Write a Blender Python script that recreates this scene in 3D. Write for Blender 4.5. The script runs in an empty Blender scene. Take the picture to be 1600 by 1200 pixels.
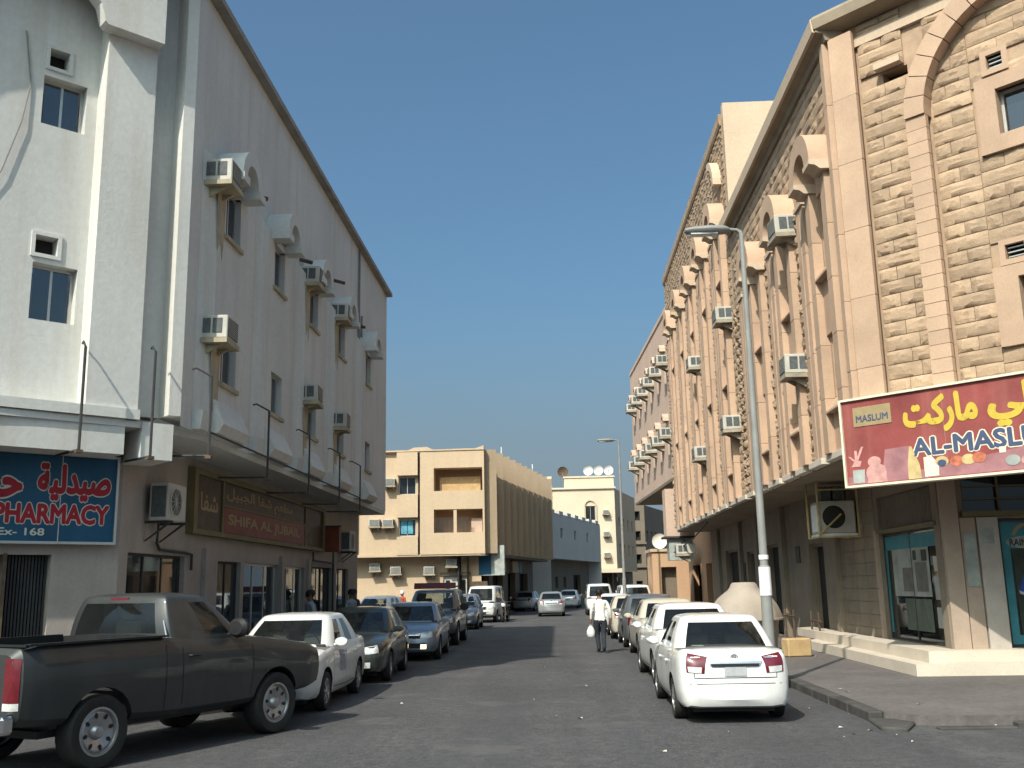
import bpy, bmesh, math, random
from mathutils import Vector, Matrix
from mathutils.bvhtree import BVHTree
rad = math.radians
random.seed(7)
S = bpy.context.scene
COL = S.collection

# ------------------------------------------------------------------ camera
cd = bpy.data.cameras.new('camera'); cam = bpy.data.objects.new('camera', cd); COL.objects.link(cam)
F_PX = 1548.0
fw = Vector((72, 314, F_PX)).normalized()
up = Vector((-150, -7600, F_PX)); up = (up - fw * up.dot(fw)).normalized()
rt = fw.cross(-up)
if rt.x < 0: rt = -rt
Rm = Matrix((rt, fw, up))                       # image axes -> world axes
xw = Rm @ Vector((1, 0, 0)); yw = Rm @ Vector((0, -1, 0)); zw = -(Rm @ Vector((0, 0, 1)))
cam.matrix_world = Matrix(((xw.x, yw.x, zw.x, 0), (xw.y, yw.y, zw.y, 0), (xw.z, yw.z, zw.z, 1.88), (0, 0, 0, 1)))
cd.sensor_width = 36; cd.lens = F_PX / 1600 * 36; cd.clip_start = .1; cd.clip_end = 3000
S.camera = cam

# ------------------------------------------------------------------ sky, sun, exposure
LDIR = Vector((.45, .91, -1.0)).normalized()    # direction the sunlight travels
sun_el = math.asin(-LDIR.z); sun_az = math.atan2(-LDIR.x, -LDIR.y)
W = bpy.data.worlds.new('World'); S.world = W; W.use_nodes = True
nt = W.node_tree; bg = nt.nodes['Background']
sk = nt.nodes.new('ShaderNodeTexSky'); sk.sky_type = 'NISHITA'; sk.sun_disc = False
sk.sun_elevation = sun_el; sk.sun_rotation = sun_az; sk.air_density = 1.05; sk.dust_density = 6.5; sk.ozone_density = 5
wb = nt.nodes.new('ShaderNodeMix'); wb.data_type = 'RGBA'; wb.blend_type = 'MULTIPLY'; wb.inputs[0].default_value = 1   # the phone's cool white balance, the same over the whole sky
nt.links.new(sk.outputs[0], wb.inputs[6]); wb.inputs[7].default_value = (.82, 1.02, .98, 1)
tcw = nt.nodes.new('ShaderNodeTexCoord'); sx_ = nt.nodes.new('ShaderNodeSeparateXYZ'); nt.links.new(tcw.outputs['Generated'], sx_.inputs[0])
hz = nt.nodes.new('ShaderNodeMapRange'); hz.interpolation_type = 'SMOOTHSTEP'; hz.inputs[1].default_value = .02; hz.inputs[2].default_value = .30; hz.inputs[3].default_value = 1; hz.inputs[4].default_value = 0
nt.links.new(sx_.outputs[2], hz.inputs[0])
hm_ = nt.nodes.new('ShaderNodeMix'); hm_.data_type = 'RGBA'; nt.links.new(hz.outputs[0], hm_.inputs[0]); nt.links.new(wb.outputs[2], hm_.inputs[6]); hm_.inputs[7].default_value = (1.60, 2.06, 2.45, 1)   # dusty air low all round the horizon
nt.links.new(hm_.outputs[2], bg.inputs[0]); bg.inputs[1].default_value = .115
sd = bpy.data.lights.new('sun', 'SUN'); sd.energy = 3.6; sd.angle = rad(.53); sd.color = (1, .94, .84)
sun = bpy.data.objects.new('sun', sd); COL.objects.link(sun); sun.location = (-30, -50, 80)
sun.rotation_euler = LDIR.to_track_quat('-Z', 'Y').to_euler()
S.view_settings.view_transform = 'Standard'; S.view_settings.look = 'None'
S.view_settings.exposure = 0.52; S.view_settings.gamma = 1; S.view_settings.use_curve_mapping = False
S.render.engine = 'CYCLES'; S.cycles.max_bounces = 6; S.cycles.diffuse_bounces = 3; S.cycles.glossy_bounces = 3
S.cycles.transparent_max_bounces = 8; S.cycles.use_denoising = True; S.cycles.caustics_reflective = False

# ------------------------------------------------------------------ materials
def mat(name, col, rough=.85, var=.12, scale=1.2, bump=0., bscale=30., metal=0., spec=.3, streak=0., stain=None, rnd=0., coat=0., fine=.06):
    m = bpy.data.materials.new(name); m.use_nodes = True
    t = m.node_tree; N = t.nodes; L = t.links; b = N['Principled BSDF']
    b.inputs['Roughness'].default_value = rough; b.inputs['Metallic'].default_value = metal
    b.inputs['Specular IOR Level'].default_value = spec
    b.inputs['Coat Weight'].default_value = coat; b.inputs['Coat Roughness'].default_value = .06
    g = N.new('ShaderNodeNewGeometry')
    def noise(sc, det=4, vec=None, rough_=.6):
        n = N.new('ShaderNodeTexNoise'); n.inputs['Scale'].default_value = sc; n.inputs['Detail'].default_value = det
        n.inputs['Roughness'].default_value = rough_
        L.new(vec or g.outputs['Position'], n.inputs['Vector']); return n
    def mix(kind, fac, a, bb):
        x = N.new('ShaderNodeMix'); x.data_type = 'RGBA'; x.blend_type = kind
        if isinstance(fac, float): x.inputs[0].default_value = fac
        else: L.new(fac, x.inputs[0])
        for i, v in ((6, a), (7, bb)):
            if isinstance(v, tuple): x.inputs[i].default_value = v + (1,)
            else: L.new(v, x.inputs[i])
        return x.outputs[2]
    def rng(src, lo, hi, a=.3, bb=.7):
        r = N.new('ShaderNodeMapRange'); r.inputs[1].default_value = a; r.inputs[2].default_value = bb
        r.inputs[3].default_value = lo; r.inputs[4].default_value = hi; L.new(src, r.inputs[0]); return r.outputs[0]
    dark = tuple(c * (1 - var) for c in col); lite = tuple(min(1, c * (1 + var)) for c in col)
    c = mix('MIX', rng(noise(scale).outputs['Fac'], 0, 1), dark, lite)
    if fine:
        c = mix('MULTIPLY', rng(noise(scale * 23, 3).outputs['Fac'], 0., 1.), c, (1 - fine * 2,) * 3)
    if streak:
        mp = N.new('ShaderNodeMapping'); mp.inputs['Scale'].default_value = (1, 1, .07); L.new(g.outputs['Position'], mp.inputs[0])
        sn = noise(2.6, 5, mp.outputs[0])
        sc = stain or tuple(x * .55 for x in col)
        c = mix('MIX', rng(sn.outputs['Fac'], 0, streak, .48, .75), c, sc)
    if rnd:
        oi = N.new('ShaderNodeObjectInfo')
        c = mix('MULTIPLY', 1.0, c, mix('MIX', oi.outputs['Random'], (1 - rnd,) * 3, (1 + rnd * .4, 1 + rnd * .35, 1 + rnd * .3)))
    L.new(c, b.inputs['Base Color'])
    if bump:
        bp = N.new('ShaderNodeBump'); bp.inputs['Strength'].default_value = bump; bp.inputs['Distance'].default_value = .02
        L.new(noise(bscale, 5).outputs['Fac'], bp.inputs['Height']); L.new(bp.outputs[0], b.inputs['Normal'])
    rn = rng(noise(scale * 3).outputs['Fac'], max(0, rough - .08), min(1, rough + .08)); L.new(rn, b.inputs['Roughness'])
    return m

def glass(name, tint, see=.5, rough=.03, ior=1.5):
    m = bpy.data.materials.new(name); m.use_nodes = True; t = m.node_tree; N = t.nodes; L = t.links
    N.remove(N['Principled BSDF']); o = N['Material Output']
    tr = N.new('ShaderNodeBsdfTransparent'); tr.inputs[0].default_value = tint + (1,)
    gl = N.new('ShaderNodeBsdfGlossy'); gl.inputs['Roughness'].default_value = rough; gl.inputs[0].default_value = (.9, .95, 1, 1)
    df = N.new('ShaderNodeBsdfDiffuse'); df.inputs[0].default_value = tuple(x * .12 for x in tint) + (1,)
    m0 = N.new('ShaderNodeMixShader'); m0.inputs[0].default_value = 1 - see; L.new(tr.outputs[0], m0.inputs[1]); L.new(df.outputs[0], m0.inputs[2])
    fr = N.new('ShaderNodeFresnel'); fr.inputs[0].default_value = ior
    m1 = N.new('ShaderNodeMixShader'); L.new(fr.outputs[0], m1.inputs[0]); L.new(m0.outputs[0], m1.inputs[1]); L.new(gl.outputs[0], m1.inputs[2])
    L.new(m1.outputs[0], o.inputs[0]); return m

def emit(name, col, e):
    m = mat(name, col); b = m.node_tree.nodes['Principled BSDF']
    b.inputs['Emission Color'].default_value = col + (1,); b.inputs['Emission Strength'].default_value = e; return m

def asphalt():
    m = mat('asphalt', (.09, .087, .09), .9, .2, .3, .8, 60, fine=.2)
    t = m.node_tree; N = t.nodes; L = t.links; b = N['Principled BSDF']
    old = b.inputs['Base Color'].links[0].from_socket
    g = N.new('ShaderNodeNewGeometry')
    v = N.new('ShaderNodeTexVoronoi'); v.inputs['Scale'].default_value = 24; L.new(g.outputs['Position'], v.inputs['Vector'])
    r = N.new('ShaderNodeMapRange'); r.inputs[1].default_value = 0; r.inputs[2].default_value = .5; r.inputs[3].default_value = .55; r.inputs[4].default_value = 0
    L.new(v.outputs['Distance'], r.inputs[0])
    x = N.new('ShaderNodeMix'); x.data_type = 'RGBA'; L.new(r.outputs[0], x.inputs[0]); L.new(old, x.inputs[6]); x.inputs[7].default_value = (.19, .18, .17, 1)
    # long tyre-worn lanes and oil drips along the street
    mp = N.new('ShaderNodeMapping'); mp.inputs['Scale'].default_value = (1.3, .05, 1); L.new(g.outputs['Position'], mp.inputs[0])
    n = N.new('ShaderNodeTexNoise'); n.inputs['Scale'].default_value = 1.0; n.inputs['Detail'].default_value = 5; L.new(mp.outputs[0], n.inputs['Vector'])
    r2 = N.new('ShaderNodeMapRange'); r2.inputs[1].default_value = .42; r2.inputs[2].default_value = .7; r2.inputs[3].default_value = 0; r2.inputs[4].default_value = .65
    L.new(n.outputs['Fac'], r2.inputs[0])
    y = N.new('ShaderNodeMix'); y.data_type = 'RGBA'; L.new(r2.outputs[0], y.inputs[0]); L.new(x.outputs[2], y.inputs[6]); y.inputs[7].default_value = (.056, .056, .059, 1)
    n3 = N.new('ShaderNodeTexNoise'); n3.inputs['Scale'].default_value = .55; n3.inputs['Detail'].default_value = 6; n3.inputs['Roughness'].default_value = .7; L.new(g.outputs['Position'], n3.inputs['Vector'])
    r3 = N.new('ShaderNodeMapRange'); r3.inputs[1].default_value = .56; r3.inputs[2].default_value = .63; r3.inputs[3].default_value = 0; r3.inputs[4].default_value = .6
    L.new(n3.outputs['Fac'], r3.inputs[0])
    z = N.new('ShaderNodeMix'); z.data_type = 'RGBA'; L.new(r3.outputs[0], z.inputs[0]); L.new(y.outputs[2], z.inputs[6]); z.inputs[7].default_value = (.112, .108, .105, 1)
    L.new(z.outputs[2], b.inputs['Base Color']); return m

MT = dict(
    asphalt=asphalt(),
    sand=mat('dusty_ground', (.24, .2, .15), .95, .2, .3, .4, 20),
    paving=mat('worn_paving', (.145, .128, .12), .92, .2, .5, .4, 60, fine=.15),
    kerb=mat('blackened_kerb', (.07, .065, .06), .9, .35, 2.2, .5, 40),
    white_wall=mat('white_plaster', (.63, .625, .59), .8, .07, .45, .18, 18, streak=.6, stain=(.47, .43, .35), fine=.05),
    white_shade=mat('white_render_trim', (.62, .62, .58), .8, .06, .6, .12, 20),
    stained=mat('drip_stained_plaster', (.42, .36, .25), .85, .25, 1.8, .2, 20, streak=.6, stain=(.22, .17, .1)),
    grime_wall=mat('grimy_ground_floor_plaster', (.36, .32, .285), .85, .14, .9, .2, 14, streak=.4, stain=(.25, .21, .18)),
    coping=mat('brown_coping', (.30, .28, .25), .8, .2, 1.5),
    stone=mat('rock_faced_sandstone', (.475, .338, .226), .95, .18, 2.2, .7, 14, rnd=.2, fine=.12, streak=.25, stain=(.36, .25, .17)),
    mortar=mat('sandy_mortar', (.44, .31, .21), .95, .15, 3, .3, 30),
    pink_stone=mat('smooth_pink_stone', (.525, .36, .25), .85, .1, 1.2, .12, 20, streak=.2, stain=(.42, .30, .2), rnd=.10),
    cream=mat('cream_plaster', (.57, .44, .32), .85, .07, .6, .12, 16),
    soffit=mat('dark_eave_timber', (.30, .24, .17), .85, .2, 1.4),
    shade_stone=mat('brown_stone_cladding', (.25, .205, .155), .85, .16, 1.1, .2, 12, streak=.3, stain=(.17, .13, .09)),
    marble=mat('cream_marble_step', (.62, .54, .44), .6, .08, 1.4),
    tan=mat('tan_plaster', (.53, .40, .27), .85, .07, .35, .12, 14, streak=.3, stain=(.40, .30, .2)),
    tan_fin=mat('shaded_fin_plaster', (.37, .28, .19), .85, .08, .5, .1, 14, streak=.35, stain=(.28, .21, .14)),  # tan plaster darkened for the fins: shade of the side put into the colour
    tan_dark=mat('shaded_brown_plaster', (.19, .155, .115), .85, .1, .4, .1, 14, streak=.35, stain=(.17, .14, .1)),  # darker copy of the tan plaster, with the shade put into its colour
    grey_white=mat('grey_white_plaster', (.52, .50, .46), .85, .07, .4, .1, 12, streak=.3, stain=(.36, .35, .32)),
    ochre=mat('ochre_plaster', (.65, .55, .40), .85, .06, .4),
    rose=mat('rose_plaster', (.55, .40, .31), .85, .07, .5, .1, 12, streak=.25, stain=(.4, .29, .24)),
    orange_wall=mat('orange_plaster', (.52, .33, .2), .85, .08, .5),
    dark_in=mat('dark_interior', (.03, .028, .025), .9),
    shop_in=mat('dim_shop_interior', (.10, .08, .06), .9, .5, 2.5),
    win=glass('window_glass', (.22, .27, .30), .35, .04, 2.3),
    shopglass=glass('shop_glass', (.45, .5, .5), .7),
    carglass=glass('tinted_car_glass', (.62, .68, .66), .9),
    alu=mat('aluminium_frame', (.55, .55, .52), .4, .08, 3, metal=.6),
    darkmetal=mat('dark_painted_steel', (.045, .045, .045), .6, .2, 4),
    rust=mat('rusty_steel', (.11, .075, .05), .8, .35, 6),
    yellowpipe=mat('yellowed_pipe', (.46, .36, .17), .7, .2, 5),
    polegrey=mat('galvanised_pole', (.25, .25, .235), .65, .12, 3, metal=.1),
    ac=mat('air_conditioner_casing', (.50, .48, .42), .6, .12, 3, streak=.35, stain=(.3, .25, .17)),
    ac_dark=mat('air_conditioner_grille', (.10, .11, .11), .7, .3, 12),
    concrete=mat('raw_concrete', (.36, .31, .24), .9, .2, 3, .4, 25),
    tyre=mat('tyre_rubber', (.03, .029, .027), .85, .2, 8),
    rim=mat('alloy_rim', (.42, .42, .42), .35, .1, 8, metal=.8),
    chrome=mat('chrome', (.7, .7, .7), .15, .03, 4, metal=1),
    black=mat('black_plastic', (.02, .02, .021), .5, .2, 8),
    seat=mat('seat_cloth', (.16, .145, .125), .9, .15, 6),
    red_lens=mat('red_lamp_lens', (.13, .004, .010), .15, .15, 12, spec=.6, coat=1),
    clear_lens=mat('clear_lamp_lens', (.62, .63, .6), .12, .2, 14, spec=.7, coat=1),
    amber=mat('amber_lens', (.75, .35, .05), .2, .1, 12, coat=1),
    plate=mat('number_plate', (.42, .43, .44), .5, .1, 20),
    foglit=emit('lit_fog_lamp', (1, .72, .35), 3.0),
    tube=emit('lit_shop_lamp', (1, .8, .45), 2.2),
    skin=mat('brown_skin', (.22, .12, .075), .6, .08, 8),
    hair=mat('black_hair', (.012, .011, .01), .6, .1, 10),
    shirt=mat('white_shirt', (.74, .72, .66), .9, .06, 4, .2, 20),
    trousers=mat('dark_trousers', (.028, .032, .04), .9, .15, 4),
    thobe=mat('grey_blue_shirt', (.30, .34, .38), .9, .08, 4),
    teal_cloth=mat('dark_teal_cloth', (.05, .09, .11), .9, .12, 4),
    bag=mat('white_plastic_bag', (.72, .72, .68), .5, .06, 8),
    grp=mat('dusty_fibreglass', (.36, .305, .25), .75, .12, 1.5, .15, 12, streak=.35, stain=(.35, .28, .2)),
    paper=mat('scrap_paper', (.62, .58, .5), .9, .12, 4),
    sticker=mat('white_sticker', (.8, .8, .78), .6, .08, 7),
    dish=mat('white_dish', (.75, .73, .68), .6, .06, 3),
    timber=mat('weathered_wood', (.50, .34, .17), .85, .2, 3, .3, 30),
)
# ------------------------------------------------------------------ object helpers
def tag(o, label=None, cat=None, group=None, kind=None):
    if label: o['label'] = label
    if cat: o['category'] = cat
    if group: o['group'] = group
    if kind: o['kind'] = kind
    return o
WINV = {}
def thing(name, label, cat, loc=(0, 0, 0), rz=0, group=None, world=False):
    # world=True: the parts are written in world coordinates, the Empty still stands at the thing's base
    o = bpy.data.objects.new(name, None); COL.objects.link(o); o.location = loc; o.rotation_euler = (0, 0, rz)
    o.empty_display_size = .2
    if world: WINV[o.name] = (Matrix.Translation(Vector(loc)) @ Matrix.Rotation(rz, 4, 'Z')).inverted()
    return tag(o, label, cat, group)
def copy_tree(o, parent=None):
    c = o.copy(); COL.objects.link(c)
    if parent: c.parent = parent; c.matrix_parent_inverse = o.matrix_parent_inverse.copy()
    for ch in o.children: copy_tree(ch, c)
    return c

class Fr:
    """wall frame: u along the wall, d out of the wall, z up"""
    def __init__(s, o, t, n): s.o = Vector(o); s.t = Vector(t).normalized(); s.n = Vector(n).normalized()
    def P(s, u, d, z): return s.o + s.t * u + s.n * d + Vector((0, 0, z))
WORLD = Fr((0, 0, 0), (1, 0, 0), (0, 1, 0))

class MB:
    def __init__(s): s.v = []; s.f = []
    def add(s, vs, fs):
        k = len(s.v); s.v += [tuple(x) for x in vs]; s.f += [tuple(i + k for i in f) for f in fs]; return s
    def box(s, fr, u0, u1, d0, d1, z0, z1):
        P = fr.P
        return s.add([P(u0, d0, z0), P(u1, d0, z0), P(u1, d1, z0), P(u0, d1, z0), P(u0, d0, z1), P(u1, d0, z1), P(u1, d1, z1), P(u0, d1, z1)],
                     [(0, 3, 2, 1), (4, 5, 6, 7), (0, 1, 5, 4), (1, 2, 6, 5), (2, 3, 7, 6), (3, 0, 4, 7)])
    def quad(s, a, b, c, d): return s.add([a, b, c, d], [(0, 1, 2, 3)])
    def prism(s, fr, pts, d0, d1):                 # polygon in (u,z) extruded along d
        n = len(pts); P = fr.P
        return s.add([P(u, d0, z) for u, z in pts] + [P(u, d1, z) for u, z in pts],
                     [tuple(range(n)), tuple(range(2 * n - 1, n - 1, -1))] + [(i, (i + 1) % n, n + (i + 1) % n, n + i) for i in range(n)])
    def uprism(s, fr, pts, u0, u1):                # polygon in (d,z) extruded along u
        n = len(pts); P = fr.P
        return s.add([P(u0, d, z) for d, z in pts] + [P(u1, d, z) for d, z in pts],
                     [tuple(range(n)), tuple(range(2 * n - 1, n - 1, -1))] + [(i, (i + 1) % n, n + (i + 1) % n, n + i) for i in range(n)])
    def plan(s, pts, z0, z1):                      # polygon in (x,y) extruded along z
        n = len(pts)
        return s.add([(x, y, z0) for x, y in pts] + [(x, y, z1) for x, y in pts],
                     [tuple(range(n)), tuple(range(2 * n - 1, n - 1, -1))] + [(i, (i + 1) % n, n + (i + 1) % n, n + i) for i in range(n)])
    def arch(s, fr, uc, zc, r0, r1, d0, d1, a0=0, a1=180, n=12):   # ring segment in (u,z) extruded along d
        P = fr.P; vs = []; fs = []
        for i in range(n + 1):
            a = rad(a0 + (a1 - a0) * i / n); c, q = math.cos(a), math.sin(a)
            vs += [P(uc + r0 * c, d0, zc + r0 * q), P(uc + r1 * c, d0, zc + r1 * q), P(uc + r1 * c, d1, zc + r1 * q), P(uc + r0 * c, d1, zc + r0 * q)]
        for i in range(n):
            k = 4 * i
            for j in range(4): fs.append((k + j, k + (j + 1) % 4, k + 4 + (j + 1) % 4, k + 4 + j))
        fs += [(0, 1, 2, 3), (4 * n + 3, 4 * n + 2, 4 * n + 1, 4 * n)]
        return s.add(vs, fs)
    def tube(s, pts, r, n=8, cap=True):
        pts = [Vector(p) for p in pts]; rs = r if isinstance(r, (list, tuple)) else [r] * len(pts); vs = []; fs = []
        for i, p in enumerate(pts):
            a = pts[max(0, i - 1)]; b = pts[min(len(pts) - 1, i + 1)]; t = (b - a).normalized()
            h = Vector((0, 0, 1)) if abs(t.z) < .9 else Vector((1, 0, 0))
            x = t.cross(h).normalized(); y = t.cross(x)
            for j in range(n):
                q = 2 * math.pi * j / n; vs.append(p + (x * math.cos(q) + y * math.sin(q)) * rs[i])
        for i in range(len(pts) - 1):
            for j in range(n): fs.append((i * n + j, i * n + (j + 1) % n, (i + 1) * n + (j + 1) % n, (i + 1) * n + j))
        if cap: fs += [tuple(range(n)), tuple(range((len(pts) - 1) * n, len(pts) * n))]
        return s.add(vs, fs)
    def lathe(s, c, prof, n=24, axis='z', cap=False):   # prof: (r, h)
        vs = []; fs = []; c = Vector(c)
        for r, h in prof:
            for j in range(n):
                a = 2 * math.pi * j / n; x, y = r * math.cos(a), r * math.sin(a)
                vs.append(c + (Vector((x, y, h)) if axis == 'z' else Vector((h, x, y)) if axis == 'x' else Vector((x, h, y))))
        for i in range(len(prof) - 1):
            for j in range(n): fs.append((i * n + j, i * n + (j + 1) % n, (i + 1) * n + (j + 1) % n, (i + 1) * n + j))
        if cap: fs += [tuple(range(n)), tuple(range((len(prof) - 1) * n, len(prof) * n))]
        return s.add(vs, fs)
    def mesh(s, name, m, smooth=False, bevel=0):
        me = bpy.data.meshes.new(name); me.from_pydata(s.v, [], s.f)
        bm = bmesh.new(); bm.from_mesh(me); bmesh.ops.recalc_face_normals(bm, faces=bm.faces)
        if bevel:
            bmesh.ops.remove_doubles(bm, verts=bm.verts, dist=1e-5)
            try: bmesh.ops.bevel(bm, geom=list(bm.edges), offset=bevel, segments=1, affect='EDGES', clamp_overlap=True)
            except Exception: pass
        bm.to_mesh(me); bm.free()
        for x in (m if isinstance(m, (list, tuple)) else [m]): me.materials.append(MT[x] if isinstance(x, str) else x)
        if smooth:
            me.shade_smooth(); me.set_sharp_from_angle(angle=rad(38))
        return me
    def build(s, name, m, parent=None, smooth=False, bevel=0):
        return link(name, s.mesh(name, m, smooth, bevel), parent)
def link(name, me, parent=None):
    o = bpy.data.objects.new(name, me); COL.objects.link(o)
    if parent:
        o.parent = parent
        if parent.name in WINV: o.matrix_parent_inverse = WINV[parent.name]
    return o
def box_part(name, m, parent, fr, *a, bevel=0): return MB().box(fr, *a).build(name, m, parent, bevel=bevel)

def wall(fr, u0, u1, z0, z1, d, holes=(), depth=.25, mb=None):
    """one wall sheet with real openings (u0,u1,z0,z1) and reveals running back by depth"""
    mb = mb or MB(); P = fr.P
    us = sorted({u0, u1, *[h[0] for h in holes], *[h[1] for h in holes]}); zs = sorted({z0, z1, *[h[2] for h in holes], *[h[3] for h in holes]})
    us = [u for u in us if u0 - 1e-6 <= u <= u1 + 1e-6]; zs = [z for z in zs if z0 - 1e-6 <= z <= z1 + 1e-6]
    for a, b in zip(us, us[1:]):
        for c, e in zip(zs, zs[1:]):
            um, zm = (a + b) / 2, (c + e) / 2
            if any(h[0] < um < h[1] and h[2] < zm < h[3] for h in holes): continue
            mb.quad(P(a, d, c), P(b, d, c), P(b, d, e), P(a, d, e))
    for a, b, c, e in [h[:4] for h in holes]:
        k = d - depth
        mb.quad(P(a, d, c), P(a, k, c), P(a, k, e), P(a, d, e)); mb.quad(P(b, d, c), P(b, k, c), P(b, k, e), P(b, d, e))
        mb.quad(P(a, d, c), P(b, d, c), P(b, k, c), P(a, k, c)); mb.quad(P(a, d, e), P(b, d, e), P(b, k, e), P(a, k, e))
    return mb

def window(parent, fr, u0, u1, z0, z1, d, n=2, g='win', fm='alu', back=True, fw=.05):
    """frame at depth d, n panes as sub-parts, a dark room behind"""
    mb = MB()
    mb.box(fr, u0, u0 + fw, d - .03, d + .03, z0, z1).box(fr, u1 - fw, u1, d - .03, d + .03, z0, z1)
    mb.box(fr, u0 + fw, u1 - fw, d - .03, d + .03, z0, z0 + fw).box(fr, u0 + fw, u1 - fw, d - .03, d + .03, z1 - fw, z1)
    w = (u1 - u0 - 2 * fw) / n
    for i in range(1, n): mb.box(fr, u0 + fw + w * i - fw * .4, u0 + fw + w * i + fw * .4, d - .025, d + .025, z0 + fw, z1 - fw)
    o = mb.build('window', fm, parent)
    for i in range(n):
        MB().box(fr, u0 + fw + w * i + fw * .4, u0 + fw + w * (i + 1) - fw * .4, d - .012, d + .004 + (.008 if i % 2 else 0), z0 + fw, z1 - fw).build('pane', g, o)
    if back: MB().box(fr, u0, u1, d - .5, d - .46, z0, z1).build('dark_room', 'dark_in', o)
    return o

# arabic letters joined by hand: (isolated, final, initial, medial)
AR = {'ا': '\ufe8d\ufe8e\ufe8d\ufe8e', 'ب': '\ufe8f\ufe90\ufe91\ufe92', 'ة': '\ufe93\ufe94\ufe93\ufe94', 'ت': '\ufe95\ufe96\ufe97\ufe98',
      'ج': '\ufe9d\ufe9e\ufe9f\ufea0', 'ح': '\ufea1\ufea2\ufea3\ufea4', 'د': '\ufea9\ufeaa\ufea9\ufeaa', 'ر': '\ufead\ufeae\ufead\ufeae',
      'ش': '\ufeb5\ufeb6\ufeb7\ufeb8', 'ص': '\ufeb9\ufeba\ufebb\ufebc', 'ط': '\ufec1\ufec2\ufec3\ufec4', 'ع': '\ufec9\ufeca\ufecb\ufecc',
      'ف': '\ufed1\ufed2\ufed3\ufed4', 'ك': '\ufed9\ufeda\ufedb\ufedc', 'ل': '\ufedd\ufede\ufedf\ufee0', 'م': '\ufee1\ufee2\ufee3\ufee4',
      'ي': '\ufef1\ufef2\ufef3\ufef4', 'ن': '\ufee5\ufee6\ufee7\ufee8'}
def shape(w):
    out = ''; nojoin = 'ادرة'
    for i, c in enumerate(w):
        if c not in AR: out += c; continue
        p = i > 0 and w[i - 1] in AR and w[i - 1] not in nojoin
        n = i < len(w) - 1 and w[i + 1] in AR and c not in nojoin
        out += AR[c][(3 if n else 1) if p else (2 if n else 0)]
    return out[::-1]
def lettering(text, fr, u0, u1, z0, z1, d, m, parent, bold=0., name='lettering', fit=None):
    """flat print on a sign: the glyphs of the built-in font; bolder strokes are laid over one another a hair apart so none share a plane"""
    c = bpy.data.curves.new(name, 'FONT'); c.body = text; c.size = 1; c.resolution_u = 3
    t = bpy.data.objects.new(name, c); COL.objects.link(t)
    me = bpy.data.meshes.new_from_object(t.evaluated_get(bpy.context.evaluated_depsgraph_get()))
    bpy.data.objects.remove(t); bpy.data.curves.remove(c)
    bm = bmesh.new(); bm.from_mesh(me); bmesh.ops.remove_doubles(bm, verts=bm.verts, dist=1e-5)
    seen = set(); k = 0; lev = {}
    for v in bm.verts:
        if v in seen: continue
        st = [v]; seen.add(v)
        while st:
            x = st.pop(); lev[x] = k
            for e in x.link_edges:
                y = e.other_vert(x)
                if y not in seen: seen.add(y); st.append(y)
        k += 1
    bm.verts.index_update()
    V = [(v.co.x, v.co.y, lev[v] % 3) for v in bm.verts]; Fc = [tuple(v.index for v in f.verts) for f in bm.faces]; bm.free()
    xs = [v[0] for v in V]; ys = [v[1] for v in V]
    x0, x1, y0, y1 = fit or (min(xs), max(xs), min(ys), max(ys))
    out = MB(); ring = [(0, 0)] + ([(math.cos(rad(a)) * bold, math.sin(rad(a)) * bold) for a in range(0, 360, 45)] if bold else [])
    for q, (ox, oy) in enumerate(ring):
        out.add([fr.P(u0 + (u1 - u0) * (x + ox - x0) / (x1 - x0), d + .00012 * (q * 3 + l), z0 + (z1 - z0) * (y + oy - y0) / (y1 - y0)) for x, y, l in V], Fc)
    o = out.build(name, m, parent); o['bounds'] = (x0, x1, y0, y1); return o
# ================================================================== SETTING
g = MB().box(WORLD, -400, 400, -300, 900, -.5, -.02).build('ground', 'sand'); tag(g, kind='structure')
road = MB()
nx, ny = 10, 40
def road_pts():
    road.quad((-60, -40, 0), (60, -40, 0), (60, 40, 0), (-60, 40, 0)); road.quad((-60, 40, 0), (60, 40, 0), (60, 320, 0), (-60, 320, 0))
road_pts(); tag(road.build('road', 'asphalt'), kind='structure')
# right pavement with a kerb that dies away at the corner
pr = MB().plan([(4.32, 14.1), (4.6, 13.75), (5.2, 13.62), (30, 14.6), (30, 62), (4.32, 62)], .0, .13).build('pavement', 'paving'); tag(pr, kind='structure')
for i in range(46):
    y0 = 14.15 + i * 1.0
    if y0 > 60: break
    k = MB().uprism(WORLD, [(y0, -.02), (y0 + .985, -.02), (y0 + .985, .135 + random.uniform(-.006, .006)), (y0, .135 + random.uniform(-.006, .006))], 4.12 + random.uniform(-.012, .012), 4.315)
    o = k.build('kerb_stone', 'kerb', None, bevel=.015)
    o.parent = pr
for i in range(8):
    x0 = 4.75 + i * .98
    z = min(.15, .03 + .05 * i)
    o = MB().box(WORLD, x0, x0 + .965, 13.28 + i * .04, 13.46 + i * .04, -.02, z).build('kerb_stone', 'kerb', None, bevel=.015); o.parent = pr
o = MB().plan([(4.02, 13.3), (4.3, 13.15), (4.6, 13.75), (4.32, 14.15), (4.12, 14.15)], -.02, .05).build('kerb_stone', 'kerb', None, bevel=.02); o.parent = pr
pl = MB().plan([(-5.3, 16.4), (-5.3, 38), (-60, 38), (-60, -20), (-24, -1.5), (-7.0, 13.6)], 0, .13).build('pavement', 'paving'); tag(pl, kind='structure')
for i in range(22):
    y0 = 16.45 + i
    o = MB().box(WORLD, -5.3, -5.12, y0, y0 + .985, -.02, .136).build('kerb_stone', 'kerb', None, bevel=.015); o.parent = pl
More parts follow.
